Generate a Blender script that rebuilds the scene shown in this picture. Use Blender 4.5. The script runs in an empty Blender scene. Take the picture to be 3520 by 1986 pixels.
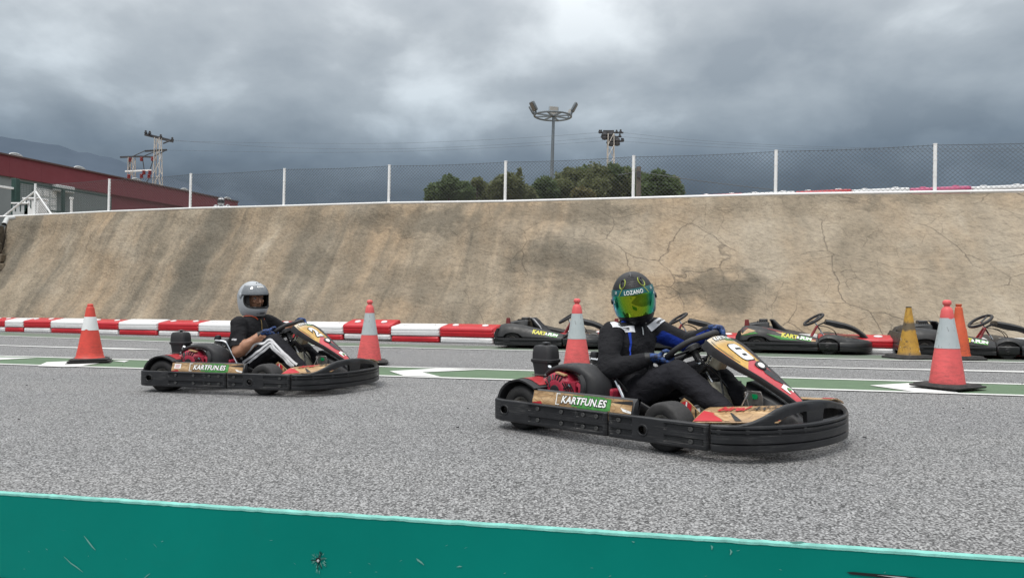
import bpy, bmesh, math, random
from mathutils import Vector, Matrix, noise
from mathutils.bvhtree import BVHTree
random.seed(7)
R = math.radians
scene = bpy.context.scene
COL = scene.collection
# ------------------------------------------------------------------ camera
cam_d = bpy.data.cameras.new('camera'); cam = bpy.data.objects.new('camera', cam_d); COL.objects.link(cam)
cam.location = (0, 0, 0.8); cam.rotation_euler = (R(90.84), 0, 0)
cam_d.sensor_width = 36; cam_d.lens = 26.0; cam_d.clip_start = 0.05; cam_d.clip_end = 6000
scene.camera = cam
# ------------------------------------------------------------------ sky
SUN_EL, SUN_AZ = 60, 152         # sun behind cloud, high over the photographer's left shoulder
W = bpy.data.worlds.new('World'); scene.world = W; W.use_nodes = True
nt = W.node_tree; N = nt.nodes; L = nt.links; N.clear()
def wn(t, **k):
    n = N.new(t)
    for a, b in k.items(): setattr(n, a, b)
    return n
def wmath(op, a, b=None, c=None):
    n = wn('ShaderNodeMath', operation=op)
    for i, v in enumerate((a, b, c)):
        if v is None: continue
        if isinstance(v, (int, float)): n.inputs[i].default_value = v
        else: L.new(v, n.inputs[i])
    return n.outputs[0]
out = wn('ShaderNodeOutputWorld')
sky = wn('ShaderNodeTexSky', sky_type='NISHITA'); sky.sun_disc = False
sky.sun_elevation = R(SUN_EL); sky.sun_rotation = R(-SUN_AZ); sky.air_density = 1.5; sky.dust_density = 3
bg1 = wn('ShaderNodeBackground'); bg1.inputs[1].default_value = 0.1; L.new(sky.outputs[0], bg1.inputs[0])
tc = wn('ShaderNodeTexCoord'); sep = wn('ShaderNodeSeparateXYZ'); L.new(tc.outputs['Generated'], sep.inputs[0])
zc = wmath('MAXIMUM', sep.outputs[2], 0.0)
den = wmath('ADD', zc, 0.40)
cx = wmath('DIVIDE', sep.outputs[0], den); cy = wmath('DIVIDE', sep.outputs[1], den)
comb = wn('ShaderNodeCombineXYZ'); L.new(cx, comb.inputs[0]); L.new(cy, comb.inputs[1]); comb.inputs[2].default_value = 4.7
def wnoise(scale, det, rough, dist):
    n = wn('ShaderNodeTexNoise'); n.inputs['Scale'].default_value = scale; n.inputs['Detail'].default_value = det
    n.inputs['Roughness'].default_value = rough; n.inputs['Distortion'].default_value = dist
    L.new(comb.outputs[0], n.inputs['Vector']); return n.outputs[0]
n1 = wnoise(3.4, 8, .5, .15); n2 = wnoise(1.2, 3, .5, .2)
nn = wmath('ADD', wmath('MULTIPLY', n1, .70), wmath('MULTIPLY', n2, .30))
rc = wn('ShaderNodeValToRGB'); L.new(nn, rc.inputs[0])
e = rc.color_ramp.elements
e[0].position = .37; e[0].color = (.66, .695, .735, 1)
e[1].position = .63; e[1].color = (1.5, 1.49, 1.47, 1)
m_ = rc.color_ramp.elements.new(.5); m_.color = (.93, .945, .96, 1)
el = wn('ShaderNodeValToRGB'); L.new(zc, el.inputs[0])
ee = el.color_ramp.elements
ee[0].position = 0; ee[0].color = (.085, .115, .15, 1)
ee[1].position = 1; ee[1].color = (1.75, 1.75, 1.75, 1)
for p_, c_ in ((.08, (.085, .113, .15, 1)), (.14, (.108, .142, .184, 1)), (.185, (.20, .25, .305, 1)), (.245, (.37, .42, .465, 1)), (.34, (.475, .515, .55, 1)), (.62, (1.05, 1.07, 1.09, 1))):
    q = ee.new(p_); q.color = c_
mul = wn('ShaderNodeMix', data_type='RGBA', blend_type='MULTIPLY'); mul.inputs[0].default_value = 1
L.new(rc.outputs[0], mul.inputs[6]); L.new(el.outputs[0], mul.inputs[7])
bg2 = wn('ShaderNodeBackground'); L.new(mul.outputs[2], bg2.inputs[0]); bg2.inputs[1].default_value = 1.0
mx = wn('ShaderNodeMixShader'); mx.inputs[0].default_value = .96
L.new(bg1.outputs[0], mx.inputs[1]); L.new(bg2.outputs[0], mx.inputs[2]); L.new(mx.outputs[0], out.inputs[0])
sd = bpy.data.lights.new('sun', 'SUN'); sd.energy = 1.5; sd.angle = R(18); sd.color = (1, .965, .91)
so = bpy.data.objects.new('sun', sd); COL.objects.link(so)
sdir = Vector((-math.sin(R(SUN_AZ)) * math.cos(R(SUN_EL)), math.cos(R(SUN_AZ)) * math.cos(R(SUN_EL)), math.sin(R(SUN_EL))))
so.rotation_euler = (-sdir).to_track_quat('-Z', 'Y').to_euler()
scene.view_settings.view_transform = 'Standard'; scene.view_settings.look = 'None'
scene.view_settings.exposure = 0.22; scene.view_settings.gamma = 1
scene.render.engine = 'CYCLES'

# ------------------------------------------------------------------ helpers: materials
def srgb(r, g, b):
    f = lambda c: (c / 12.92 if c <= .04045 else ((c + .055) / 1.055) ** 2.4)
    return (f(r / 255), f(g / 255), f(b / 255))
class NT:
    """thin wrapper round a material's node tree"""
    def __init__(s, name):
        s.m = bpy.data.materials.new(name); s.m.use_nodes = True
        s.t = s.m.node_tree; s.n = s.t.nodes; s.l = s.t.links
        s.b = s.n['Principled BSDF']; s.co = s.n.new('ShaderNodeTexCoord')
    def new(s, t, **k):
        n = s.n.new(t)
        for a, b in k.items(): setattr(n, a, b)
        return n
    def put(s, sock, v):
        if isinstance(v, (int, float)): sock.default_value = v
        elif isinstance(v, tuple): sock.default_value = (*v, 1) if len(v) == 3 and len(sock.default_value) == 4 else v
        else: s.l.new(v, sock)
    def math(s, op, a, b=None, c=None, clamp=False):
        n = s.new('ShaderNodeMath', operation=op); n.use_clamp = clamp
        for i, v in enumerate((a, b, c)):
            if v is not None: s.put(n.inputs[i], v)
        return n.outputs[0]
    def mapping(s, src, scale=(1, 1, 1), loc=(0, 0, 0), rot=(0, 0, 0)):
        n = s.new('ShaderNodeMapping'); s.put(n.inputs['Vector'], src)
        n.inputs['Scale'].default_value = scale; n.inputs['Location'].default_value = loc; n.inputs['Rotation'].default_value = rot
        return n.outputs[0]
    def noise(s, vec, scale, det=4, rough=.5, dist=0):
        n = s.new('ShaderNodeTexNoise'); s.put(n.inputs['Vector'], vec)
        for k, v in (('Scale', scale), ('Detail', det), ('Roughness', rough), ('Distortion', dist)): n.inputs[k].default_value = v
        return n.outputs[0]
    def voro(s, vec, scale, feature='F1', out='Distance'):
        n = s.new('ShaderNodeTexVoronoi', feature=feature); s.put(n.inputs['Vector'], vec); n.inputs['Scale'].default_value = scale
        return n.outputs[out]
    def ramp(s, v, stops, interp='LINEAR'):
        n = s.new('ShaderNodeValToRGB'); s.put(n.inputs[0], v); e = n.color_ramp.elements; n.color_ramp.interpolation = interp
        e[0].position, e[1].position = stops[0][0], stops[-1][0]
        for p, c in stops[1:-1]: e.new(p)
        for i, (p, c) in enumerate(stops):
            c = (c, c, c) if isinstance(c, (int, float)) else c
            e[i].position = p; e[i].color = (*c, 1)
        return n.outputs[0]
    def mix(s, f, a, b, mode='MIX'):
        n = s.new('ShaderNodeMix', data_type='RGBA', blend_type=mode)
        s.put(n.inputs[0], f); s.put(n.inputs[6], a); s.put(n.inputs[7], b); return n.outputs[2]
    def bump(s, h, strength=.3, dist=.01, prev=None):
        n = s.new('ShaderNodeBump'); s.put(n.inputs['Height'], h); n.inputs['Strength'].default_value = strength; n.inputs['Distance'].default_value = dist
        if prev is not None: s.l.new(prev, n.inputs['Normal'])
        return n.outputs[0]
    def fin(s, col, rough=.5, normal=None, metal=0, spec=.5):
        s.put(s.b.inputs['Base Color'], col); s.put(s.b.inputs['Roughness'], rough); s.put(s.b.inputs['Metallic'], metal)
        s.b.inputs['Specular IOR Level'].default_value = spec
        if normal is not None: s.l.new(normal, s.b.inputs['Normal'])
        return s.m
def M(name, col, rough=.5, metal=0, var=.15, vs=9, bump=.0, bs=60, spec=.5, dirt=0, dirtcol=(.16, .13, .10)):
    """plain painted/plastic/metal surface with uneven tone, uneven gloss, scuffs and fine relief"""
    t = NT(name); o = t.co.outputs['Object']
    n = t.noise(o, vs, 6, .6, .3)
    c = t.mix(t.ramp(n, [(.3, 0.0), (.7, 1.0)]), tuple(v * (1 - var) for v in col), tuple(min(1, v * (1 + var)) for v in col))
    if dirt:
        d = t.noise(o, vs * 2.3, 8, .7, .6)
        c = t.mix(t.math('MULTIPLY', t.ramp(d, [(.48, 0.0), (.72, 1.0)]), dirt), c, dirtcol)
    rr = t.ramp(t.noise(o, vs * 3, 5, .6), [(.3, max(0, rough - .1)), (.7, min(1, rough + .12))])
    nm = None
    if bump: nm = t.bump(t.noise(o, bs, 5, .6), bump, .004)
    return t.fin(c, rr, nm, metal, spec)

# ------------------------------------------------------------------ helpers: meshes
def catmull(P, step=.02, closed=False):
    P = [Vector(p) for p in P]; o = []; n = len(P)
    rng = range(n if closed else n - 1)
    for i in rng:
        if closed: a, b, c, d = P[i - 1], P[i], P[(i + 1) % n], P[(i + 2) % n]
        else: a, b, c, d = P[max(i - 1, 0)], P[i], P[i + 1], P[min(i + 2, n - 1)]
        k = max(1, int(math.ceil((c - b).length / step)))
        for j in range(k):
            t = j / k
            o.append(.5 * ((2 * b) + (c - a) * t + (2 * a - 5 * b + 4 * c - d) * t * t + (3 * b - a - 3 * c + d) * t ** 3))
    if not closed: o.append(P[-1])
    return o
class MB:
    def __init__(s): s.v = []; s.f = []; s.mi = []
    def add(s, v, f, mi=0):
        k = len(s.v); s.v += [tuple(p) for p in v]; s.f += [tuple(i + k for i in q) for q in f]; s.mi += [mi] * len(f); return s
    def box(s, c, d, rot=None, mi=0, taper=1.0):
        x, y, z = (q / 2 for q in d); c = Vector(c)
        P = [Vector((sx * x * (taper if sz > 0 else 1), sy * y * (taper if sz > 0 else 1), sz * z)) for sz in (-1, 1) for sy in (-1, 1) for sx in (-1, 1)]
        if rot is not None: P = [rot @ p for p in P]
        return s.add([p + c for p in P], [(0, 2, 3, 1), (4, 5, 7, 6), (0, 1, 5, 4), (2, 6, 7, 3), (0, 4, 6, 2), (1, 3, 7, 5)], mi)
    def bar(s, a, b, w, h=None, mi=0):
        a, b = Vector(a), Vector(b); d = b - a
        q = d.to_track_quat('X', 'Z').to_matrix()
        return s.box((a + b) / 2, (d.length, w, h or w), q, mi)
    def tube(s, P, r, n=8, closed=False, caps=True, sq=1.0, up=None, mi=0):
        P = [Vector(p) for p in P]; m = len(P)
        rr = r if isinstance(r, (list, tuple)) else [r] * m
        T = []
        for i in range(m):
            a = P[i - 1] if (i or closed) else P[i]; b = P[(i + 1) % m] if (i < m - 1 or closed) else P[i]
            T.append((b - a).normalized())
        u = Vector(up) if up else (Vector((0, 0, 1)) if abs(T[0].z) < .9 else Vector((1, 0, 0)))
        rings = []
        for i in range(m):
            u = (u - T[i] * u.dot(T[i])).normalized() if not up else (Vector(up) - T[i] * Vector(up).dot(T[i])).normalized()
            w = T[i].cross(u)
            rings.append([P[i] + (u * math.cos(2 * math.pi * j / n) * sq + w * math.sin(2 * math.pi * j / n)) * rr[i] for j in range(n)])
        return s.loft(rings, caps and not closed, closed, mi)
    def loft(s, rings, caps=True, wrap=False, mi=0, open_=False):
        n = len(rings[0]); m = len(rings); v = [p for g in rings for p in g]; f = []
        for i in range(m if wrap else m - 1):
            for j in range(n - 1 if open_ else n):
                a, b = i * n + j, i * n + (j + 1) % n; c, d = ((i + 1) % m) * n + (j + 1) % n, ((i + 1) % m) * n + j
                f.append((a, b, c, d))
        if caps: f.append(tuple(reversed(range(n)))); f.append(tuple((m - 1) * n + j for j in range(n)))
        return s.add(v, f, mi)
    def lathe(s, prof, Mx=None, n=24, mi=0, caps=False):
        Mx = Mx or Matrix()
        rings = [[Mx @ Vector((r * math.cos(2 * math.pi * j / n), r * math.sin(2 * math.pi * j / n), h)) for j in range(n)] for r, h in prof]
        return s.loft(rings, caps, False, mi)
    def grid(s, fn, us, vs, skip=None, mi=0, wrap=False):
        nu, nv = len(us), len(vs); v = [fn(a, b) for a in us for b in vs]; f = []
        for i in range(nu if wrap else nu - 1):
            for j in range(nv - 1):
                if skip and skip((us[i] + us[(i + 1) % nu]) / 2, (vs[j] + vs[j + 1]) / 2): continue
                k = (i + 1) % nu
                f.append((i * nv + j, k * nv + j, k * nv + j + 1, i * nv + j + 1))
        return s.add(v, f, mi)
    def prism(s, poly, h, fn=None, mi=0):
        """polygon in (u,v) made a plate of thickness h; fn maps (u,v,w) to space"""
        fn = fn or (lambda u, v, w: (u, v, w)); n = len(poly)
        v = [fn(a, b, 0) for a, b in poly] + [fn(a, b, h) for a, b in poly]
        f = [tuple(reversed(range(n))), tuple(range(n, 2 * n))] + [(i, (i + 1) % n, n + (i + 1) % n, n + i) for i in range(n)]
        return s.add(v, f, mi)
    def mesh(s, name='mesh', fix=True):
        me = bpy.data.meshes.new(name); me.from_pydata(s.v, [], s.f); me.update()
        for p, i in zip(me.polygons, s.mi): p.material_index = i
        if fix:
            b = bmesh.new(); b.from_mesh(me); bmesh.ops.recalc_face_normals(b, faces=b.faces); b.to_mesh(me); b.free()
        return me
    def build(s, name, mat, parent=None, smooth=35, bevel=0, seg=2, fix=True, solid=0):
        me = s.mesh(name, fix)
        return mkobj(name, me, mat, parent, smooth, bevel, seg, solid)
def mkobj(name, me, mat, parent=None, smooth=35, bevel=0, seg=2, solid=0):
    for m in (mat if isinstance(mat, (list, tuple)) else [mat]): me.materials.append(m)
    if smooth:
        me.polygons.foreach_set('use_smooth', [True] * len(me.polygons))
        if smooth < 180: me.set_sharp_from_angle(angle=R(smooth))
    o = bpy.data.objects.new(name, me); COL.objects.link(o)
    if parent: o.parent = parent
    if solid:
        k = o.modifiers.new('solid', 'SOLIDIFY'); k.thickness = solid; k.offset = -1
    if bevel:
        k = o.modifiers.new('bevel', 'BEVEL'); k.width = bevel; k.segments = seg; k.limit_method = 'ANGLE'; k.angle_limit = R(40)
    return o
def empty(name, loc=(0, 0, 0), rz=0.0, rot=None):
    o = bpy.data.objects.new(name, None); COL.objects.link(o); o.location = loc; o.rotation_euler = rot or (0, 0, rz); o.empty_display_size = .2; return o
def tag(o, label=None, cat=None, group=None, kind=None):
    if label: o['label'] = label
    if cat: o['category'] = cat
    if group: o['group'] = group
    if kind: o['kind'] = kind
    return o
def copy_tree(o, parent=None):
    c = o.copy(); COL.objects.link(c); c.parent = parent
    for ch in list(o.children): copy_tree(ch, c)
    return c
def text_mesh(body, size=.1, bold=0.0, shear=0.0, spacing=1.0):
    cu = bpy.data.curves.new('lettering', 'FONT'); cu.body = body; cu.size = size; cu.offset = bold; cu.shear = shear
    cu.space_character = spacing; cu.align_x = 'CENTER'; cu.align_y = 'CENTER'; cu.fill_mode = 'FRONT'; cu.resolution_u = 3
    ob = bpy.data.objects.new('lettering', cu); COL.objects.link(ob)
    bpy.context.view_layer.update()
    dg = bpy.context.evaluated_depsgraph_get(); me = bpy.data.meshes.new_from_object(ob.evaluated_get(dg), depsgraph=dg)
    bpy.data.objects.remove(ob); bpy.data.curves.remove(cu); me.materials.clear()
    return me
def lettering(name, body, fn, mat, parent, size=.1, bold=0.0, shear=0.0, spacing=1.0, sx=1.0, sub=0):
    """flat print: every vertex (u,v) of the letters goes to fn(u,v)"""
    me = text_mesh(body, size, bold, shear, spacing)
    if sub:
        b = bmesh.new(); b.from_mesh(me); bmesh.ops.subdivide_edges(b, edges=[e for e in b.edges if e.calc_length() > size * .25], cuts=sub, use_grid_fill=False); bmesh.ops.triangulate(b, faces=b.faces); b.to_mesh(me); b.free()
    for v in me.vertices: v.co = fn(v.co.x * sx, v.co.y)
    me.update()
    return mkobj(name, me, mat, parent, smooth=0)
def lin(a, b, n): return [a + (b - a) * i / n for i in range(n + 1)]
def interp(x, tab):
    if x <= tab[0][0]: return tab[0][1]
    for (a, p), (b, q) in zip(tab, tab[1:]):
        if x <= b: return p + (q - p) * (x - a) / (b - a)
    return tab[-1][1]
def rrect(w, h, r, n=4):
    o = []
    for cx_, cy_, a0 in ((w / 2 - r, h / 2 - r, 0), (-w / 2 + r, h / 2 - r, 90), (-w / 2 + r, -h / 2 + r, 180), (w / 2 - r, -h / 2 + r, 270)):
        for i in range(n + 1):
            a = R(a0 + 90 * i / n); o.append((cx_ + r * math.cos(a), cy_ + r * math.sin(a)))
    return o
# ------------------------------------------------------------------ ground materials
def asphalt_mat():
    t = NT('asphalt'); o = t.co.outputs['Object']
    w = t.mix(.012, o, t.new('ShaderNodeTexNoise').outputs['Color'])
    cell = t.new('ShaderNodeTexVoronoi'); t.put(cell.inputs['Vector'], o); cell.inputs['Scale'].default_value = 132
    bw = t.new('ShaderNodeRGBToBW'); t.l.new(cell.outputs['Color'], bw.inputs[0])
    fine = t.noise(o, 150, 3, .7)
    v = t.math('ADD', t.math('MULTIPLY', bw.outputs[0], .72), t.math('MULTIPLY', fine, .30))
    c = t.ramp(v, [(.25, .055), (.38, .115), (.50, .208), (.64, .32), (.82, .46)])
    gaps = t.ramp(cell.outputs['Distance'], [(.4, 1.0), (.8, .6)])
    c = t.mix(1, c, gaps, 'MULTIPLY')
    big = t.noise(t.mapping(o, (.5, 1.2, 1), rot=(0, 0, R(17))), .9, 5, .6, .4)
    c = t.mix(1, c, t.ramp(big, [(.3, (.93, .93, .94)), (.5, (1, 1, 1)), (.72, (1.07, 1.06, 1.05))]), 'MULTIPLY')
    # rubbered racing line: darker bands that follow the track
    rub = t.noise(t.mapping(o, (.06, 1.6, 1), rot=(0, 0, R(24))), 1.1, 4, .6)
    c = t.mix(t.math('MULTIPLY', t.ramp(rub, [(.52, 0.0), (.70, 1.0)]), .16), c, (.12, .12, .12))
    h = t.math('ADD', t.math('MULTIPLY', cell.outputs['Distance'], -1.0), t.math('MULTIPLY', bw.outputs[0], .4))
    return t.fin(c, .85, t.bump(h, .6, .005), spec=.3)
def paint_mat(name, col, wear=.45, mottled=.2):
    """road paint, worn through to the stones below"""
    t = NT(name); o = t.co.outputs['Object']
    n = t.noise(o, 42, 6, .75); b = t.noise(o, 2.2, 4, .6)
    k = t.math('ADD', t.math('MULTIPLY', n, .65), t.math('MULTIPLY', b, .4))
    f = t.ramp(k, [(wear - .06, 1.0), (wear + .06, 0.0)])
    c = t.mix(t.ramp(t.noise(o, 5, 5, .6), [(.3, 0.0), (.7, 1.0)]), tuple(v * (1 - mottled) for v in col), col)
    return t.fin(t.mix(t.math('MULTIPLY', f, .85), c, (.17, .165, .16)), .7, t.bump(t.noise(o, 120, 3), .5, .003), spec=.4)
m_asphalt = asphalt_mat()
m_pwhite = paint_mat('white_road_paint', (.74, .74, .72), .36)
m_pgreen = paint_mat('green_road_paint', (.10, .165, .092), .37, .2)
m_pgreen2 = paint_mat('faded_green_road_paint', (.115, .165, .11), .50, .3)
ZM = .004
def G(px, py, z=0.0):
    """point on the level z seen at a position measured on the photograph (2576 wide)"""
    d = 1860 * (.8 - z) / (py - 754); return Vector(((px - 1288) / 1860 * d, d, z))
# ground sheet, large enough for the horizon
g = MB(); g.grid(lambda x, y: (x, y, 0), [-900, -60, -25, -12, 0, 12, 25, 60, 900], [-60, -8, 0, 4, 8, 12, 16, 22, 40])
tag(g.build('asphalt_track', m_asphalt, smooth=0), kind='structure')
def sheet(name, poly, mat, z, kind='structure'):
    b = MB(); b.add([(p[0], p[1], z) for p in poly], [tuple(range(len(poly)))])
    return tag(b.build(name, mat, smooth=0), kind=kind)
def band(name, near, far, mat, z):
    b = MB(); n = len(near); b.add([(p[0], p[1], z) for p in near] + [(p[0], p[1], z) for p in far], [(i, i + 1, n + i + 1, n + i) for i in range(n - 1)])
    return tag(b.build(name, mat, smooth=0), kind='structure')
def line_strip(name, pts, w, mat, z):
    """painted line of width w (or list) centred on pts"""
    pts = [Vector((p[0], p[1], 0)) for p in pts]; lo, hi = [], []
    for i, p in enumerate(pts):
        d = (pts[min(i + 1, len(pts) - 1)] - pts[max(i - 1, 0)]).normalized(); nrm = Vector((-d.y, d.x, 0)); ww = w[i] if isinstance(w, list) else w
        lo.append(p - nrm * ww / 2); hi.append(p + nrm * ww / 2)
    return band(name, lo, hi, mat, z)
def on(X, d0, s): return Vector((X, d0 - s * X, 0))
XS = [-16, -12, -8, -4, 0, 4, 8, 14]
near = [on(x, 7.37, .285) for x in XS]; far = [on(x, 8.38, .292) for x in XS]
band('green_track_strip', near, far, m_pgreen, ZM)
line_strip('white_track_line', near, .085, m_pwhite, 2 * ZM); line_strip('white_track_line', far, .085, m_pwhite, 2 * ZM)
lineA = [G(-300, 833), G(0, 844.7), G(430, 860), G(852, 871), G(1288, 881.2), G(2181, 905), G(2576, 912), G(3000, 921)]
fA = [p + Vector((.25, .95, 0)) * w for p, w in zip(lineA, (1.1, 1.1, 1.0, .95, .9, .9, .9, .9))]
band('faded_green_strip', lineA, fA, m_pgreen2, ZM)
line_strip('white_track_line', lineA, .09, m_pwhite, 2 * ZM)
lB = [G(1860, 919), G(1937, 921.3), G(2181, 927.6), G(2417, 932.5), G(2576, 936), G(2900, 944)]
line_strip('white_track_line', lB, [.06, .09, .10, .13, .15, .16], m_pwhite, 2 * ZM)
lC = [G(-200, 863), G(0, 869), G(160, 874), G(300, 877.5), G(412, 880.5)]
line_strip('white_track_line', lC, [.1, .1, .13, .22, .03], m_pwhite, 2 * ZM)
def P2(*pts): return [G(x / 1.3665, y / 1.3665) for x, y in pts]
for pl in (P2((1339.6, 1277), (1387, 1292.5), (1515, 1296.5), (1451, 1281), (1638, 1273), (1500, 1268.5)),
           P2((133, 1259.5), (163, 1246), (300, 1241), (345, 1250), (260, 1262), (223, 1262.5)),
           P2((-40, 1240), (-40, 1229), (128, 1231)), P2((385, 1241), (430, 1246), (446, 1240.5)),
           P2((2987, 1326.5), (3140, 1348), (3290, 1352), (3250, 1330), (3340, 1320), (3150, 1317))):
    sheet('white_track_marking', pl, m_pwhite, 2.5 * ZM)
# small bits of rubber lying on the track
m_rubber_bit = M('rubber_crumbs', (.02, .02, .022), .9)
bits = MB()
for i in range(42):
    p = G(random.uniform(-100, 2700), 852 + 260 * random.random() ** 2.2); s_ = random.uniform(.004, .010)
    bits.box((p.x, p.y, .012), (s_ * random.uniform(1, 2.6), s_, .005), Matrix.Rotation(random.random() * 3.1, 3, 'Z'))
tag(bits.build('rubber_crumbs', m_rubber_bit), 'black crumbs of tyre rubber scattered on the asphalt', 'debris', kind='stuff')

# ------------------------------------------------------------------ sprayed concrete slope
def base_pt(X): return Vector((X, 14.15 - .42 * X, 0))
def top_pt(X):
    d = 17 - .353 * X; px = 1288 + 1860 * X / d
    y = interp(px, [(-700, 560), (20, 545), (265, 534), (472, 527), (706, 520), (971, 513), (1269, 509), (1594, 501), (1954, 491), (2361, 487), (2576, 484), (4200, 468)])
    return Vector((X, d, .8 + (754 - y) / 1860 * d))
def wall_mat():
    t = NT('sprayed_concrete'); uv = t.co.outputs['UV']
    u = t.mapping(uv, (1, 1, 1))
    sp = t.new('ShaderNodeSeparateXYZ'); t.l.new(uv, sp.inputs[0]); su = t.math('SUBTRACT', sp.outputs[0], t.math('MULTIPLY', sp.outputs[1], .27)); cs = t.new('ShaderNodeCombineXYZ'); t.l.new(su, cs.inputs[0]); t.l.new(sp.outputs[1], cs.inputs[1]); suv = cs.outputs[0]
    fine = t.noise(u, 9, 8, .7); mid = t.noise(t.mapping(suv, (1.25, .4, 1)), 1.2, 7, .58, 0); big = t.noise(t.mapping(suv, (.9, .35, 1)), .5, 5, .6, .1)
    c = t.ramp(mid, [(.28, (.195, .165, .124)), (.45, (.262, .218, .162)), (.58, (.315, .262, .195)), (.75, (.375, .325, .255))])
    c = t.mix(t.ramp(big, [(.43, 0.0), (.62, .85)]), c, (.335, .250, .165))
    c = t.mix(t.math('MULTIPLY', t.ramp(t.noise(u, .5, 4, .5, .3), [(.52, 0.0), (.68, 1.0)]), .5), c, (.36, .315, .25))
    # grey run-off streaks that follow the fall of the slope, strongest on the left half
    sp = t.new('ShaderNodeSeparateXYZ'); t.l.new(uv, sp.inputs[0])
    st = t.noise(t.mapping(suv, (.75, .09, 1)), 1.5, 5, .6, .35)
    st2 = t.noise(t.mapping(suv, (3.0, .22, 1)), 1.5, 4, .6, .2)
    left = t.ramp(t.math('DIVIDE', sp.outputs[0], 30.0), [(.0, .95), (.50, 1.0), (.60, .45), (.72, .18), (1, .25)])
    k = t.math('MULTIPLY', t.ramp(t.math('ADD', t.math('MULTIPLY', st, .75), t.math('MULTIPLY', st2, .25)), [(.47, 0.0), (.62, .9)]), left)
    wb = t.math('MULTIPLY', t.math('SUBTRACT', t.noise(t.mapping(suv, (1.2, .5, 1)), 1.4, 6, .65), .5), 1.3)
    for (b0, hw, am) in BANDS:
        dd = t.math('DIVIDE', t.math('ABSOLUTE', t.math('SUBTRACT', t.math('ADD', su, wb), b0 - .27 * 2.1)), hw)
        k = t.math('MAXIMUM', k, t.math('MULTIPLY', t.ramp(dd, [(.3, 1.0), (1.0, 0.0)]), am))
    c = t.mix(t.math('MULTIPLY', k, .80), c, (.112, .103, .084))
    # dark damp patches with a shape of their own
    warp = t.math('MULTIPLY', t.math('SUBTRACT', t.noise(u, 1.5, 6, .65), .5), 2.1)
    warp2 = t.math('MULTIPLY', t.math('SUBTRACT', t.noise(t.mapping(u, loc=(7, 3, 0)), 1.5, 6, .65), .5), 2.1)
    pu = t.math('ADD', sp.outputs[0], warp); pv = t.math('ADD', sp.outputs[1], warp2)
    acc = None
    for (bu, bv, ru, rv, amt) in BLOBS:
        a = t.math('DIVIDE', t.math('SUBTRACT', pu, bu), ru); b = t.math('DIVIDE', t.math('SUBTRACT', pv, bv), rv)
        r2 = t.math('ADD', t.math('MULTIPLY', a, a), t.math('MULTIPLY', b, b))
        f = t.math('MULTIPLY', t.ramp(r2, [(.25, 1.0), (1.0, 0.0)]), amt)
        acc = f if acc is None else t.math('MAXIMUM', acc, f)
    c = t.mix(t.math('MULTIPLY', acc, .66), c, (.088, .081, .066))
    # cracks
    wv = t.mix(.16, uv, t.new('ShaderNodeTexNoise').outputs['Color'])
    nz = t.new('ShaderNodeTexNoise'); t.put(nz.inputs['Vector'], uv); nz.inputs['Scale'].default_value = 1.8; nz.inputs['Detail'].default_value = 6
    wv = t.mix(.22, uv, nz.outputs['Color'])
    cr = t.voro(t.mapping(wv, (.95, 1.15, 1)), .9, 'DISTANCE_TO_EDGE')
    cr2 = t.voro(t.mapping(wv, (1.3, 1.0, 1), loc=(3.3, 1.7, 0)), 1.9, 'DISTANCE_TO_EDGE')
    gate = t.ramp(t.noise(u, .55, 3, .5), [(.43, 0.0), (.54, 1.0)])
    right = t.ramp(t.math('DIVIDE', sp.outputs[0], 30.0), [(.0, .25), (.45, .4), (.60, 1.0), (1, 1.0)])
    k1 = t.math('MULTIPLY', t.math('MULTIPLY', t.ramp(cr, [(.0012, 1.0), (.0075, 0.0)]), gate), right)
    gate2 = t.ramp(t.noise(t.mapping(u, loc=(9, 9, 0)), .8, 3, .5), [(.47, 0.0), (.56, .8)])
    k2 = t.math('MULTIPLY', t.math('MULTIPLY', t.ramp(cr2, [(.002, 1.0), (.009, 0.0)]), gate2), right)
    kk = t.math('MAXIMUM', k1, t.math('MULTIPLY', k2, .8))
    c = t.mix(t.math('MULTIPLY', kk, .58), c, (.06, .053, .046))
    c = t.mix(1, c, t.ramp(fine, [(.3, (.70, .70, .70)), (.5, (1, 1, 1)), (.7, (1.18, 1.17, 1.14))]), 'MULTIPLY')
    pit = t.ramp(t.voro(u, 26), [(.0, 0.0), (.38, 1.0)]); c = t.mix(1, c, t.ramp(pit, [(0, (.55, .54, .53)), (.5, (1, 1, 1)), (1, (1.06, 1.06, 1.06))]), 'MULTIPLY')
    h = t.math('SUBTRACT', t.math('ADD', t.math('MULTIPLY', t.noise(u, 15, 6, .6), 1.3), t.math('MULTIPLY', t.noise(u, 3.2, 5, .6), 1.2)), t.math('MULTIPLY', kk, .35))
    return t.fin(c, .9, t.bump(h, .8, .035), spec=.2)
X0, X1 = -15.0, 17.0
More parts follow.
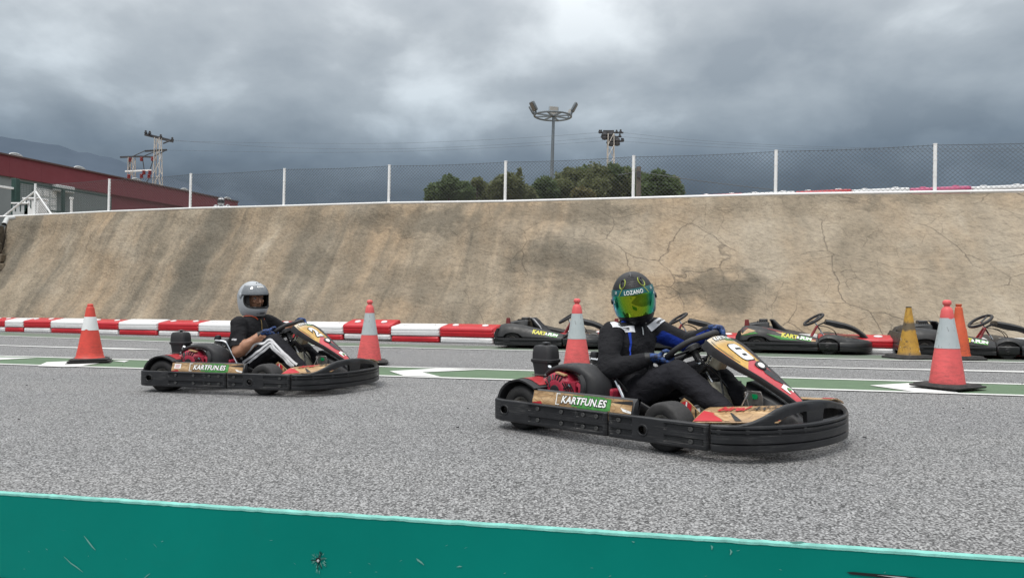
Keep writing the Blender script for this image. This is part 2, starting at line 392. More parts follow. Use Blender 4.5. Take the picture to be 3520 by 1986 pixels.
# (u, v, radius u, radius v, strength) of the dark patches; u runs from the left end of the slope, v up the slope
BLOBS = [(16.9, 2.35, 1.5, .75, .9), (19.9, 1.55, .95, .75, 1.0), (13.6, 3.7, 2.4, .55, .8), (13.2, 1.6, 1.6, .8, .5), (10.4, 3.0, 1.0, 1.7, .6), (6.9, 2.6, .7, 1.7, .6), (17.4, 3.9, 2.6, .4, .55), (24.0, 4.25, 3, .28, .45), (8.8, 1.0, 1.0, .9, .35)]
BANDS = [(.2, .35, .8), (2.2, .3, .45), (4.9, .22, .4), (7.1, .85, 1.0), (8.6, .28, .5), (10.06, .4, .6), (11.7, .55, .65), (14.0, .5, .4)]
m_wall = wall_mat()
b = MB(); NU, NV = 360, 52
us = lin(0, 1, NU); vs = lin(0, 1, NV)
uvs = []
for a in us:
    X = X0 + (X1 - X0) * a; B_, T_ = base_pt(X), top_pt(X - .25)
    nrm = (Vector((1, -.4, 0))).cross(T_ - B_).normalized()
    for q in vs:
        p = B_.lerp(T_, q); q2 = Vector((X * 1.0, q * 4.3, 0))
        off = .16 * (noise.noise(q2 * .45)) + .07 * noise.noise(q2 * 1.3 + Vector((3, 1, 0))) + .025 * noise.noise(q2 * 4.1) - .10 * math.sin(q * math.pi) + .012 * noise.noise(q2 * 9)
        b.v.append(tuple(p + nrm * off * min(1, (1 - q) * 9))); uvs.append(((X + 14.6) * 1.075, q * 4.3))
for i in range(NU):
    for j in range(NV): b.f.append((i * (NV + 1) + j, (i + 1) * (NV + 1) + j, (i + 1) * (NV + 1) + j + 1, i * (NV + 1) + j + 1)); b.mi.append(0)
k0 = len(b.v)
# thickness: a flat coping behind the crest and the return face at the left end
cop = MB()
for i in range(61):
    X = X0 + (X1 - X0) * i / 60; p = top_pt(X - .25)
    cop.v += [tuple(p), tuple(p + Vector((.12, .34, -.02))), tuple(p + Vector((.12, .34, -.9)))]
for i in range(60): cop.f += [(i * 3, i * 3 + 3, i * 3 + 4, i * 3 + 1), (i * 3 + 1, i * 3 + 4, i * 3 + 5, i * 3 + 2)]; cop.mi += [0, 0]
Bl, Tl = base_pt(X0), top_pt(X0 - .25)
cop.add([Bl, Tl, Tl + Vector((-.3, .9, 0)), Vector((Tl.x - .3, Tl.y + .9, 0))], [(0, 1, 2, 3)])
wm = b.mesh('slope', False)
ul = wm.uv_layers.new(name='UVMap')
for lp in wm.loops: ul.data[lp.index].uv = uvs[lp.vertex_index]
slope = mkobj('concrete_slope', wm, m_wall, None, smooth=180)
tag(slope, 'tall sloping tan concrete retaining wall with grey stains and cracks', 'retaining wall')
m_wall2 = M('weathered_concrete', (.26, .215, .165), .9, var=.35, vs=1.3, bump=.8, bs=14)
cop.build('coping', m_wall2, slope, fix=True)
# upper ground behind the crest
m_upper = M('dry_earth', (.22, .18, .13), .95, var=.3, vs=.6, bump=.5)
b = MB()
XU = [-900, -200, -60, -30, -15, -8, 0, 8, 17, 40, 200, 900]; rows = []
def upz(x, y): return interp(y - (17.6 - .353 * max(-30, min(30, x))), [(0, 2.35), (2.0, 2.4), (12, 3.7), (900, 3.7)])
YO = [0, 2, 6, 12, 25, 60, 200, 900]
for x in XU:
    for k in YO:
        y = 17.6 - .353 * max(-30, min(30, x)) + k; b.v.append((x, y, upz(x, y)))
for i in range(len(XU) - 1):
    for j in range(len(YO) - 1): n_ = len(YO); b.f.append((i * n_ + j, (i + 1) * n_ + j, (i + 1) * n_ + j + 1, i * n_ + j + 1)); b.mi.append(0)
tag(b.build('upper_terrain', m_upper, smooth=0), kind='structure')

# ------------------------------------------------------------------ fence on the crest
m_white = M('white_enamel', (.88, .88, .87), .35, var=.03, vs=3, dirt=.1)
m_wire = M('galvanised_wire', (.055, .062, .066), .6)
def fence_pt(px):
    d = 17 * 1.3233 / (1 + 2.51e-4 * px); X = (px - 1288) / 1860 * d
    y = interp(px, [(-700, 558), (20, 543), (265, 531), (472, 523), (706, 517), (971, 509), (1269, 505), (1594, 497), (1954, 487), (2361, 481), (2576, 478), (3300, 470)])
    return Vector((X, d + .12, .8 + (754 - y) / 1860 * d)), d
fence = empty('chain_link_fence', fence_pt(1269)[0]); fl = Vector(fence.location)
tag(fence, 'long chain-link fence with white posts and rail along the top of the slope', 'fence')
posts = [(79, 458), (266, 447), (472, 434), (709, 421), (975, 411), (1270, 402), (1595, 388), (1957, 374), (2362, 358), (2815, 341)]
PT = []
for px, ty in posts:
    p, d = fence_pt(px); h = (interp(px, [(0, 541), (265, 530), (472, 523), (706, 517), (971, 508), (1269, 505), (1594, 497), (1954, 487), (2361, 482), (2900, 472)]) - ty) / 1860 * d
    lean = Vector((.022, 0, 1)); PT.append((p, h, lean))
    q = MB(); q.tube([p - fl - Vector((0, 0, .12)), p - fl + lean * h], .034, 10)
    for s_ in (.33, .66, .99): q.tube([p - fl + lean * h * s_ - Vector((0, 0, .008)), p - fl + lean * h * s_ + Vector((0, 0, .008))], .038, 10)
    q.build('post', m_white, fence)
rl = MB()
rp = [fence_pt(px)[0] + Vector((0, -.05, .0)) - fl for px in (-60, 20, 265, 472, 706, 840, 971)]
rl.tube(rp, .026, 8); rl.build('rail', m_white, fence)
rl = MB(); rl.tube([fence_pt(px)[0] + Vector((0, -.05, 0)) - fl for px in (972, 1269, 1594)], .026, 8); rl.build('rail', m_white, fence)
rl = MB(); rl.tube([fence_pt(px)[0] + Vector((0, -.05, 0)) - fl for px in (1596, 1954, 2361, 2576, 2900)], .028, 8); rl.build('rail', m_white, fence)
for px in (0, 122):
    p, d = fence_pt(px); t0, hh, ln = PT[0]
    q = MB(); q.tube([t0 - fl + ln * hh * .77, p - fl], .026, 8); q.build('brace', m_white, fence)
for px in (150, 205, 320, 395, 560, 640, 800, 880, 1060, 1150, 1205, 1340, 1430, 1510, 1690, 1780, 1870, 2035, 2140, 2250, 2450, 2540):
    p, d = fence_pt(px); q = MB(); q.tube([p - fl + Vector((0, -.05, -.09)), p - fl + Vector((0, -.05, .03))], .014, 6); q.build('bracket', m_white, fence)
# wire diamonds, one panel of wire for each bay
for (pa, ha, la), (pb, hb, lb) in zip(PT, PT[1:]):
    q = MB(); Ln = (pb - pa).length; n_ = int(Ln / .085); st = Ln / n_
    def at(u, h):
        f = u / Ln; P = pa.lerp(pb, f); hh = ha + (hb - ha) * f - .03 - .02 * math.sin(f * math.pi)
        return P + Vector((.022, 0, 1)) * h * hh - fl
    H_ = ha / st
    for i in range(-int(H_) - 1, n_ + 1):
        for sgn in (1, -1):
            u0 = i * st; u1 = u0 + ha; ha0, ha1 = 0.0, 1.0
            a_, b_ = u0, u1
            if a_ < 0: ha0 = -a_ / ha; a_ = 0
            if b_ > Ln: ha1 = 1 - (b_ - Ln) / ha; b_ = Ln
            if b_ - a_ < .03: continue
            if sgn < 0: A, B = at(Ln - a_, ha0), at(Ln - b_, ha1)
            else: A, B = at(a_, ha0), at(b_, ha1)
            q.tube([A, B], .0036, 3, caps=False)
    q.tube([at(Ln * f / 12, 1.0) for f in range(13)], .004, 4)
    for i in range(n_):
        c_ = at((i + .5) * st, 1.0); q.tube([c_, c_ + Vector((.01, 0, .018))], .0045, 3)
    o = q.build('wire_mesh', m_wire, fence, smooth=0, fix=False); o['kind'] = 'stuff'
# ------------------------------------------------------------------ far background
def at_d(px, py, d): return Vector(((px - 1288) / 1860 * d, d, .8 + (754 - py) / 1860 * d))
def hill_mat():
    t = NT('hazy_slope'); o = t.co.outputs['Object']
    n = t.noise(o, .006, 6, .6); return t.fin(t.ramp(n, [(.3, (.076, .098, .128)), (.7, (.088, .112, .145))]), 1.0, spec=0)  # haze over the ridge is put into this blue-grey colour
b = MB(); ridge = [(-1500, 250), (-700, 285), (-200, 320), (0, 345), (120, 362), (250, 392), (430, 446), (540, 482), (640, 508), (760, 530), (900, 545), (1100, 560), (1500, 585), (2300, 600), (3200, 590), (4200, 600)]
R1 = catmull([at_d(x, y, 1900) for x, y in ridge], 30)
k = len(R1)
for i, p in enumerate(R1):
    z = p.z + 9 * noise.noise(p * .02) + 4 * noise.noise(p * .06)
    b.v += [(p.x * .55, 900, 0), (p.x * .8, 1500, z * .55 + 12 * noise.noise(p * .01)), (p.x, 1900, z), (p.x * 1.1, 2400, 0)]
for i in range(k - 1):
    for j in range(3): b.f.append((i * 4 + j, i * 4 + 4 + j, i * 4 + 5 + j, i * 4 + 1 + j)); b.mi.append(0)
tag(b.build('hills', hill_mat(), smooth=180), kind='structure')

# warehouse: its long face runs away from us, so build it in its own frame (x along the face, y into the building)
m_red_sheet = M('dark_red_sheet_metal', (.175, .030, .040), .6, var=.06, vs=.6)
m_grey_wall = M('grey_wall_panel', (.21, .235, .24), .8, var=.1, vs=.4)
m_lightgrey = M('light_grey_metal', (.5, .52, .52), .5, var=.15)
m_green_steel = M('dark_green_steel', (.02, .055, .045), .5)
d0, d1 = 41.7, 62.1
A0 = Vector((-.6925 * d0, d0, 0)); A1 = Vector((-.372 * d1, d1, 0)); ud = (A1 - A0).normalized(); LEN = (A1 - A0).length
wh = empty('warehouse', (A0.x, A0.y, 3.7), math.atan2(ud.y, ud.x))
def fac(px, py):
    """hit of a sight line with the face: (distance along, height above its foot)"""
    k_ = (px - 1288) / 1860; den_ = ud.x - k_ * ud.y; s_ = (k_ * A0.y - A0.x) / den_; d_ = A0.y + ud.y * s_
    return s_, .8 + (754 - py) / 1860 * d_ - 3.7
ZT = fac(0, 388)[1]; ZB = fac(0, 440.5)[1]
s1 = fac(271, 489.6)[0]; s2 = fac(296, 538)[0]
q = MB(); q.box((LEN / 2 - 6, 8.2, ZT / 2 - .1), (LEN + 12, 16, ZT - .2)); q.build('wall', m_red_sheet, wh, smooth=0)
q = MB(); q.prism([(-12, 0), (s2, 0), (s1, ZB), (-12, ZB)], .1, lambda u, v, w: (u, .1 + w - .02, v)); q.build('facade_panel', m_grey_wall, wh, smooth=0)
i = 0
for x in lin(-12, LEN, 16)[:-1]:
    w_ = (LEN + 12) / 16
    q = MB(); q.box((x + w_ / 2, .04, (ZT + ZB) / 2), (w_ - .004, .18, ZT - ZB)); q.build('fascia_sheet', m_red_sheet, wh, smooth=0)
q = MB(); q.box((LEN / 2 - 6, .02, ZT + .04), (LEN + 12, .34, .09)); q.build('roof_edge', M('rust_brown_trim', (.09, .05, .045), .6), wh)
for px, py in ((37, 395), (198, 427), (341, 458), (464, 484), (572, 505)):
    s_, z_ = fac(px, py); q = MB(); q.tube([(s_ + .42 * math.cos(a), .0, ZT + .06 + .16 * math.sin(a)) for a in lin(0, math.pi, 8)], .05, 6); q.box((s_, .1, ZT + .12), (.6, .3, .08)); q.build('roof_vent', m_lightgrey, wh)
s_, z_ = fac(111, 506); q = MB(); q.box((s_, -.03, z_), (1.5, .1, 1.5)); 
wd = q.build('notice_board', M('pale_notice', (.55, .57, .57), .6, var=.25, vs=3), wh)
for rz in (-.45, 0, .45):
    for rx in (-.5, 0, .5): q = MB(); q.box((s_ + rx, -.09, z_ + rz), (.36, .015, .34)); q.build('notice_sheet', m_white, wd, smooth=0)
s_, z_ = fac(150, 476); q = MB(); q.box((s_, -.25, z_), (1.3, .4, .4)); q.build('wall_lamp', m_lightgrey, wh, bevel=.05)
tag(wh, 'long dark red metal warehouse with a grey lower front at the far left', 'building')

# green steel mesh fence in front of the warehouse
gf = empty('steel_mesh_fence', at_d(45, 540, 26) * Vector((1, 1, 0)) if False else (at_d(45, 540, 26).x, 26, 3.3))
gl = Vector(gf.location)
def gfp(px, ty):
    d = 26 * (754 - 457) / (754 - interp(px, [(-60, 440), (45, 457), (262, 495), (300, 501.5)])); return at_d(px, ty, d) - gl
for px, ty, r_ in ((36, 449, .085), (43, 452, .05), (157, 474, .055), (274, 494, .055)):
    p = gfp(px, ty); q = MB(); q.box((p.x, p.y, (p.z) / 2), (2 * r_, 2 * r_, p.z)); q.build('post', m_green_steel, gf, bevel=.01)
for y0_, y1_ in ((457, 495), (521, 547)):
    q = MB(); q.bar(gfp(45, y0_), gfp(274, y1_), .06); q.build('rail', m_green_steel, gf)
q = MB()
for k in range(14):
    f = k / 13; q.tube([gfp(45, 459 + f * 62), gfp(274, 497 + f * 50)], .006, 3)
for k in range(60):
    f = k / 59; px = 45 + 229 * f; q.tube([gfp(px, 457 + 38 * f), gfp(px, 521 + 26 * f)], .004, 3)
o = q.build('wire_mesh', m_green_steel, gf); o['kind'] = 'stuff'
q = MB(); q.bar(gfp(-60, 459), gfp(33, 474), .07); q.build('white_rail', m_white, gf)
tag(gf, 'dark green steel mesh fence in front of the grey warehouse front', 'fence')
p = at_d(178, 500, 27); q = MB(); q.tube([(p.x, p.y, 3.3), tuple(p)], .045, 8); q.tube([tuple(p), (p.x, p.y, p.z + .06)], .07, 8)
tag(q.build('marker_post', m_white), 'short white marker post standing behind the green fence', 'post')
# light clutter beyond the fence: a stack of pale crates and a small white van-like cabinet
for k, (px, py, w_, h_, nm, lb) in enumerate(((62, 534, .55, .5, 'storage_crate', 'pale grey crate behind the braced white fence post'), (88, 531, .5, .75, 'metal_cabinet', 'low white metal cabinet right of the braced white fence post'))):
    p = at_d(px, py, 25); o = empty(nm, (p.x, p.y, 3.3)); hh = p.z - 3.3 + h_ / 2
    q = MB(); q.box((0, 0, hh / 2), (w_, .5, hh)); q.build('body', m_lightgrey if k == 0 else m_white, o, bevel=.03)
    q = MB(); q.box((0, -.02, hh + .025), (w_ * 1.06, .56, .05)); q.build('lid', m_white, o, bevel=.01)
    for s_ in (-.3, 0, .3): q = MB(); q.box((s_ * w_, -.262, hh * .8), (.02, .02, hh * .3)); q.build('rib', m_green_steel, o)
    tag(o, lb, 'crate' if k == 0 else 'cabinet')

# lattice power towers
m_lat = M('weathered_lattice_steel', (.55, .51, .46), .7, var=.25, vs=1)
m_dark = M('dark_steel', (.05, .05, .055), .6)
m_ins = M('dark_red_insulator', (.22, .03, .03), .45)
def lattice(root, base, top, w0, w1, n, r_=.034, mat=None):
    q = MB(); base, top = Vector(base), Vector(top); P = []
    for i in range(n + 1):
        f = i / n; c = base.lerp(top, f); w = (w0 + (w1 - w0) * f) / 2
        P.append([c + Vector((sx * w, sy * w, 0)) for sx, sy in ((-1, -1), (1, -1), (1, 1), (-1, 1))])
    for j in range(4): q.tube([P[i][j] for i in range(n + 1)], r_ * 1.4, 4)
    for i in range(n):
        for j in range(4): q.tube([P[i][j], P[i + 1][(j + 1) % 4]], r_, 3)
    return q.build('lattice_mast', mat or m_lat, root, smooth=0)
TD = 80.0
def tower_at(px, d): return Vector(((px - 1288) / 1860 * d, d, 3.7))
tw = empty('power_tower', tower_at(394, TD)); tl = Vector(tw.location)
def rel(px, py, d=TD): return at_d(px, py, d) - tl
lattice(tw, (0, 0, 0), rel(395, 346), 1.15, .5, 11)
for (a, c, r_) in (((361, 337), (434, 355), .16), ((362, 379.5), (418, 376.5), .11)):
    q = MB(); q.bar(rel(*a), rel(*c, TD + 1), r_ * 1.6, r_ * 1.6); q.build('cross_arm', m_dark, tw)
q = MB(); q.tube([rel(408, 360), rel(428, 352)], .08, 4); q.build('arm_strut', m_dark, tw)
for a in ((364, 335.5), (374, 337), (402, 345.5), (431, 353)):
    q = MB(); q.lathe([(.02, 0), (.16, .05), (.16, .18), (.05, .22), (.13, .3), (.02, .4)], Matrix.Translation(rel(*a)), 8); q.build('insulator', m_dark, tw)
tag(tw, 'taller of the two pale lattice power towers above the red roof', 'power tower')
tw2 = empty('power_tower', tower_at(329, TD + 2)); tl = Vector(tw2.location)
lattice(tw2, (0, 0, 0), rel(329, 396), 1.0, .5, 9)
for (a, c, r_, m__) in (((300, 395), (352, 393), .11, m_dark), ((352, 393), (385, 395), .11, m_dark), ((313, 430.5), (379, 427.5), .10, m_white)):
    q = MB(); q.bar(rel(*a), rel(*c), r_ * 1.5); q.build('cross_arm', m__, tw2)
for a, c in (((333, 392), (362, 379)), ((360, 392), (392, 379)), ((384, 393), (416, 377)), ((325, 402), (323, 430)), ((357, 402), (361, 430)), ((383, 402), (375, 428)), ((352, 450), (330, 458)), ((372, 450), (366, 460))):
    q = MB(); q.tube([rel(*a), rel(*c)], .05, 4); q.build('jumper_cable', m_dark, tw2)
for a in ((325, 402), (354, 400), (382, 400), (322, 444), (360, 434), (354, 443), (375, 434), (373, 444)):
    q = MB(); q.lathe([(.05, -.22), (.17, -.18), (.19, 0), (.1, .06), (.2, .12), (.17, .22), (.05, .25)], Matrix.Translation(rel(*a)), 8); q.build('insulator', m_ins, tw2)
tag(tw2, 'shorter lattice power tower with red insulators and a white cross bar', 'power tower')
tw3 = empty('power_tower', tower_at(1537, TD)); tl = Vector(tw3.location)
lattice(tw3, (0, 0, 0), rel(1537, 336), .95, .62, 12, .036)
for a, c, r_ in (((1507, 333), (1569, 333), .09), ((1518, 330.5), (1545, 330.5), .17), ((1514, 345), (1564, 343), .09), ((1526, 358), (1570, 354), .10), ((1530, 364), (1560, 362), .09)):
    q = MB(); q.bar(rel(*a), rel(*c), r_ * 1.7); q.build('cross_arm', m_dark, tw3)
q = MB(); q.bar(rel(1544, 338), rel(1556, 354), .16); q.build('arm_strut', m_dark, tw3)
for a in ((1509, 332), (1513, 332), (1552, 332), (1562, 331), (1515, 344), (1560, 342), (1565, 353), (1568, 353)):
    q = MB(); q.lathe([(.02, -.1), (.14, -.05), (.14, .1), (.06, .14), (.12, .22), (.02, .3)], Matrix.Translation(rel(*a)), 8); q.build('insulator', m_dark, tw3)
for a in ((1522, 342), (1539, 358), (1553, 357), (1538, 342)):
    q = MB(); q.lathe([(.1, -.4), (.3, -.34), (.34, -.1), (.24, 0), (.34, .12), (.28, .4), (.06, .5)], Matrix.Translation(rel(*a)), 10); q.build('transformer', m_dark, tw3)
tag(tw3, 'lattice power tower with dark cross arms above the bushes', 'power tower')
m_cable = M('overhead_cable', (.10, .11, .12), .6)
def cable(P, lb, r_=.010):
    q = MB(); pts = catmull([at_d(x, y, TD) for x, y in P], 2.0); o = empty('overhead_cable', pts[0]); q.tube([p - pts[0] for p in pts], r_, 4, caps=True)
    q.build('wire', m_cable, o); tag(o, lb, 'cable', 'overhead cables between the power towers')
cable([(434, 354), (600, 357.5), (800, 360), (1024, 359), (1300, 347), (1507, 333)], 'topmost overhead cable running left from the dark-armed tower')
cable([(436, 352), (620, 366), (800, 373), (1024, 373.5), (1300, 361), (1514, 345)], 'middle overhead cable running left from the dark-armed tower')
cable([(418, 377), (620, 381), (800, 383), (1024, 380), (1300, 368), (1518, 354)], 'lowest overhead cable running left from the dark-armed tower')
cable([(1569, 333), (1756, 352), (2000, 366), (2300, 373), (2700, 372)], 'topmost overhead cable running right from the dark-armed tower')
cable([(1564, 343), (1756, 358.5), (2000, 371), (2300, 377), (2700, 376)], 'middle overhead cable running right from the dark-armed tower')
cable([(1570, 355), (1756, 367), (2000, 377), (2300, 381), (2700, 380)], 'lowest overhead cable running right from the dark-armed tower')
# wooden pole
p = at_d(1606, 419, 27); wp = empty('utility_pole', (p.x, p.y, 3.6)); q = MB(); q.tube([(0, 0, 0), (.02, 0, p.z - 3.6)], [.11, .085], 10); q.build('pole', M('grey_timber', (.13, .11, .09), .9, var=.3, vs=6, bump=.4), wp)
q = MB(); q.tube(catmull([at_d(1609, 432, 27) - wp.location, at_d(1756, 454, 27) - wp.location, at_d(1960, 479, 27) - wp.location], .5), .012, 4); q.build('cable', m_cable, wp)
q = MB(); q.tube(catmull([at_d(1604, 432, 27) - wp.location, at_d(1556, 440, 27) - wp.location], .5), .012, 4); q.build('cable', m_cable, wp)
q = MB(); q.box((0, -.1, p.z - 3.9), (.12, .1, .22)); q.build('clamp', m_dark, wp)
tag(wp, 'grey wooden utility pole among the bushes right of the light mast', 'utility pole')

# floodlight mast
m_galv = M('galvanised_steel', (.17, .195, .215), .5, metal=.2, var=.12, vs=1.5)
m_lens = M('floodlight_lens', (.20, .19, .17), .25, var=.3)
mast = empty('floodlight_mast', tower_at(1385, 40)); ml = Vector(mast.location)
topz = at_d(1393, 288, 40) - ml; bot = Vector((-.05, 0, 0))
q = MB(); q.tube([bot, bot.lerp(topz, .5), topz], [.135, .10, .075], 14); q.build('pole', m_galv, mast)
RR = 1.0; C_ = at_d(1391, 291, 40) - ml
tilt = Matrix.Rotation(R(2), 4, 'Y')
ringp = [C_ + (tilt @ Vector((RR * math.cos(a), RR * math.sin(a), 0))) for a in lin(0, 2 * math.pi, 40)[:-1]]
q = MB(); q.tube(ringp, .055, 6, closed=True); q.build('ring', m_galv, mast)
for k in range(4):
    a = R(25 + 45 * k); d_ = tilt @ Vector((RR * math.cos(a), RR * math.sin(a), 0)); q = MB(); q.bar(C_ - d_, C_ + d_, .07, .07); q.build('spoke', m_galv, mast)
for az, up_, sc_ in ((205, 25, 1), (165, 12, .9), (85, 38, 1.25), (-12, 25, 1), (30, 10, .8)):
    a = R(az); rd = Vector((math.cos(a), math.sin(a), 0)); p = C_ + rd * RR * 1.0 + Vector((0, 0, .1))
    f_ = (rd * math.cos(R(up_)) * .8 + Vector((0, 0, -1)) * .45); fwd = Vector((rd.x, rd.y, 0)) if az != 85 else Vector((.05, -1, 0))
    zz = (Vector((0, 0, 1)) * 1.0 + rd * .55).normalized() if az != 85 else Vector((0.05, .35, 1)).normalized()
    yy = (fwd - zz * fwd.dot(zz)).normalized(); xx = yy.cross(zz); Rm = Matrix((xx, yy, zz)).transposed()
    c = p + zz * .36 * sc_
    q = MB(); q.box(c, (.44 * sc_, .13, .55 * sc_), Rm); fl_ = q.build('floodlight', m_galv, mast, bevel=.05)
    q = MB(); q.box(c + yy * .07, (.36 * sc_, .015, .46 * sc_), Rm); q.build('lens', m_lens, fl_, bevel=.03)
    q = MB(); q.box(c - yy * .07, (.36 * sc_, .02, .46 * sc_), Rm); q.build('cooling_back', m_lens, fl_, bevel=.03)
    if az == 85: q = MB(); q.box(c + yy * .082 - zz * .05, (.24, .01, .09), Rm); q.build('lamp_tube', m_white, fl_)
    q = MB(); q.tube([p - Vector((0, 0, .1)), p + zz * .1], .05, 6); q.build('bracket', m_galv, fl_)
tag(mast, 'tall grey floodlight mast with a ring of lamps behind the fence', 'light mast')

# ------------------------------------------------------------------ trees and bushes behind the fence
def leaf_mat(name, a, b_):
    t = NT(name); o = t.co.outputs['Object']
    oi = t.new('ShaderNodeTexWhiteNoise'); t.put(oi.inputs['Vector'], t.mapping(o, (5, 5, 5)))
    n = t.noise(o, .9, 5, .6)
    c = t.mix(t.ramp(n, [(.35, 0.0), (.65, 1.0)]), a, b_)
    c = t.mix(.4, c, t.mix(t.noise(o, 14, 2), tuple(v * .5 for v in a), tuple(min(1, v * 1.7) for v in b_)))
    m = t.fin(c, .6, None, spec=.3); tr = t.new('ShaderNodeBsdfTranslucent'); t.l.new(c, tr.inputs[0]); ms = t.new('ShaderNodeMixShader'); ms.inputs[0].default_value = .45; t.l.new(t.b.outputs[0], ms.inputs[1]); t.l.new(tr.outputs[0], ms.inputs[2]); t.l.new(ms.outputs[0], t.n['Material Output'].inputs[0])
    return m
m_bark = M('bark', (.09, .07, .055), .9, var=.3, bump=.5)
LM = [leaf_mat('olive_foliage', (.10, .118, .052), (.19, .205, .095)), leaf_mat('green_foliage', (.065, .105, .045), (.14, .185, .078)), leaf_mat('dry_foliage', (.12, .11, .045), (.20, .18, .08))]
def tree(d, blobs, n, mat, leaf, lb, cat, seed, spike=None):
    """blobs: (px, py, radius px) on the photograph at distance d, each a clump of leaves with depth"""
    rnd = random.Random(seed); cx_ = sum(p[0] for p in blobs) / len(blobs); base = tower_at(cx_, d); o = empty('tree' if cat == 'tree' else 'bush', base)
    V = []; F = []; tot = sum(r * r for _, _, r in blobs)
    trunk = MB(); root = Vector((0, 0, 0))
    for bx, by, br in blobs:
        c = at_d(bx, by, d) - base; r = 1.14 * br / 1860 * d; c.y += rnd.uniform(-.8, .8)
        trunk.tube([root + Vector((rnd.uniform(-.1, .1), 0, 0)), c * .5 + Vector((0, 0, -.1)), c], [.12, .07, .02], 6)
        for k in range(int(n * br * br / tot)):
            v = Vector((rnd.gauss(0, 1), rnd.gauss(0, 1), rnd.gauss(0, 1))).normalized()
            rr = r * (.55 + .5 * rnd.random() ** .5) * (1 + .28 * noise.noise(v * 2.4 + Vector((bx, by, 0)) * .1) + .16 * noise.noise(v * 7 + Vector((by, bx, 0)) * .1))
            p = c + Vector((v.x, v.y, v.z)) * rr
            a = Vector((rnd.gauss(0, 1), rnd.gauss(0, 1), rnd.gauss(0, .7))).normalized(); w = a.cross(Vector((rnd.gauss(0, 1), rnd.gauss(0, 1), 1))).normalized()
            s = leaf * rnd.uniform(.6, 1.4); i0 = len(V)
            V += [p - a * s, p + w * s * .45, p + a * s, p - w * s * .45]; F.append((i0, i0 + 1, i0 + 2, i0 + 3))
    if spike:
        for (sx, sy, ex, ey) in spike:
            A, B = at_d(sx, sy, d) - base, at_d(ex, ey, d) - base; trunk.tube([A, B], [.04, .015], 5)
            for k in range(320):
                f = rnd.random(); p = A.lerp(B, f) + Vector((rnd.gauss(0, .09), rnd.gauss(0, .09), rnd.gauss(0, .09))) * (1.35 - f); a = Vector((rnd.gauss(0, 1), rnd.gauss(0, 1), rnd.gauss(.6, 1))).normalized(); w = a.cross(Vector((rnd.random(), 1, rnd.random()))).normalized(); s = leaf * rnd.uniform(.5, 1.1); i0 = len(V)
                V += [p - a * s, p + w * s * .45, p + a * s, p - w * s * .45]; F.append((i0, i0 + 1, i0 + 2, i0 + 3))
    me = bpy.data.meshes.new('crown'); me.from_pydata([tuple(v) for v in V], [], F); me.update()
    c_ = mkobj('crown', me, mat, o, smooth=0); trunk.build('trunk', m_bark, o)
    tag(o, lb, cat, 'trees and bushes behind the fence')
tree(31, [(1100, 494, 24), (1131, 473, 22), (1136, 458, 13), (1165, 492, 26), (1120, 500, 24)], 6500, LM[1], .085, 'green bush with a narrow tip at the left end of the row', 'bush', 1, [(1131, 470, 1127, 446), (1143, 470, 1150, 452)])
tree(32, [(1205, 474, 22), (1222, 492, 28), (1185, 488, 22), (1200, 462, 12)], 5600, LM[0], .085, 'olive bush left of the fence post near the light mast', 'bush', 2, [(1208, 470, 1203, 449), (1172, 482, 1165, 460)])
tree(31, [(1275, 470, 26), (1300, 486, 28), (1255, 484, 26), (1325, 494, 22), (1285, 455, 14)], 7500, LM[0], .085, 'dark bush with tall shoots just left of the light mast', 'bush', 3, [(1278, 460, 1272, 434), (1305, 470, 1307, 424), (1296, 470, 1290, 440)])
tree(33, [(1372, 482, 26), (1350, 494, 20), (1362, 470, 14)], 3800, LM[1], .09, 'low green bush directly behind the light mast', 'bush', 4)
tree(34, [(1440, 468, 40), (1500, 458, 36), (1550, 462, 40), (1415, 486, 28), (1490, 486, 36), (1560, 486, 34), (1590, 470, 34)], 17000, LM[0], .09, 'broad dense olive tree right of the light mast', 'tree', 5)
tree(33, [(1635, 472, 34), (1668, 478, 32), (1625, 492, 26), (1690, 488, 22), (1650, 455, 20)], 8500, LM[1], .09, 'rounded tree at the right end behind the wooden pole', 'tree', 6)
tree(32, [(1458, 494, 17), (1480, 497, 14)], 1800, LM[2], .08, 'small yellowish bush in front of the broad tree', 'bush', 8)
tree(33.5, [(1690, 464, 18), (1699, 482, 16)], 1900, LM[2], .085, 'yellow-green bush at the right edge of the trees', 'bush', 9)

tree(32.5, [(1110, 506, 18), (1160, 506, 20), (1210, 506, 20), (1260, 504, 22), (1310, 502, 22), (1240, 490, 18), (1150, 488, 16)], 5200, LM[0], .085, 'low undergrowth along the foot of the left bushes', 'bush', 11)
tree(33, [(1345, 498, 22), (1392, 492, 26), (1405, 476, 20), (1420, 498, 24), (1330, 500, 18)], 4600, LM[1], .085, 'low bush filling the gap at the foot of the light mast', 'bush', 12)
tree(34.5, [(1600, 492, 26), (1580, 452, 24), (1612, 456, 24), (1540, 446, 24), (1470, 446, 22), (1420, 458, 20), (1650, 494, 24)], 6800, LM[1], .09, 'tall back part of the olive thicket right of the power tower', 'tree', 13)
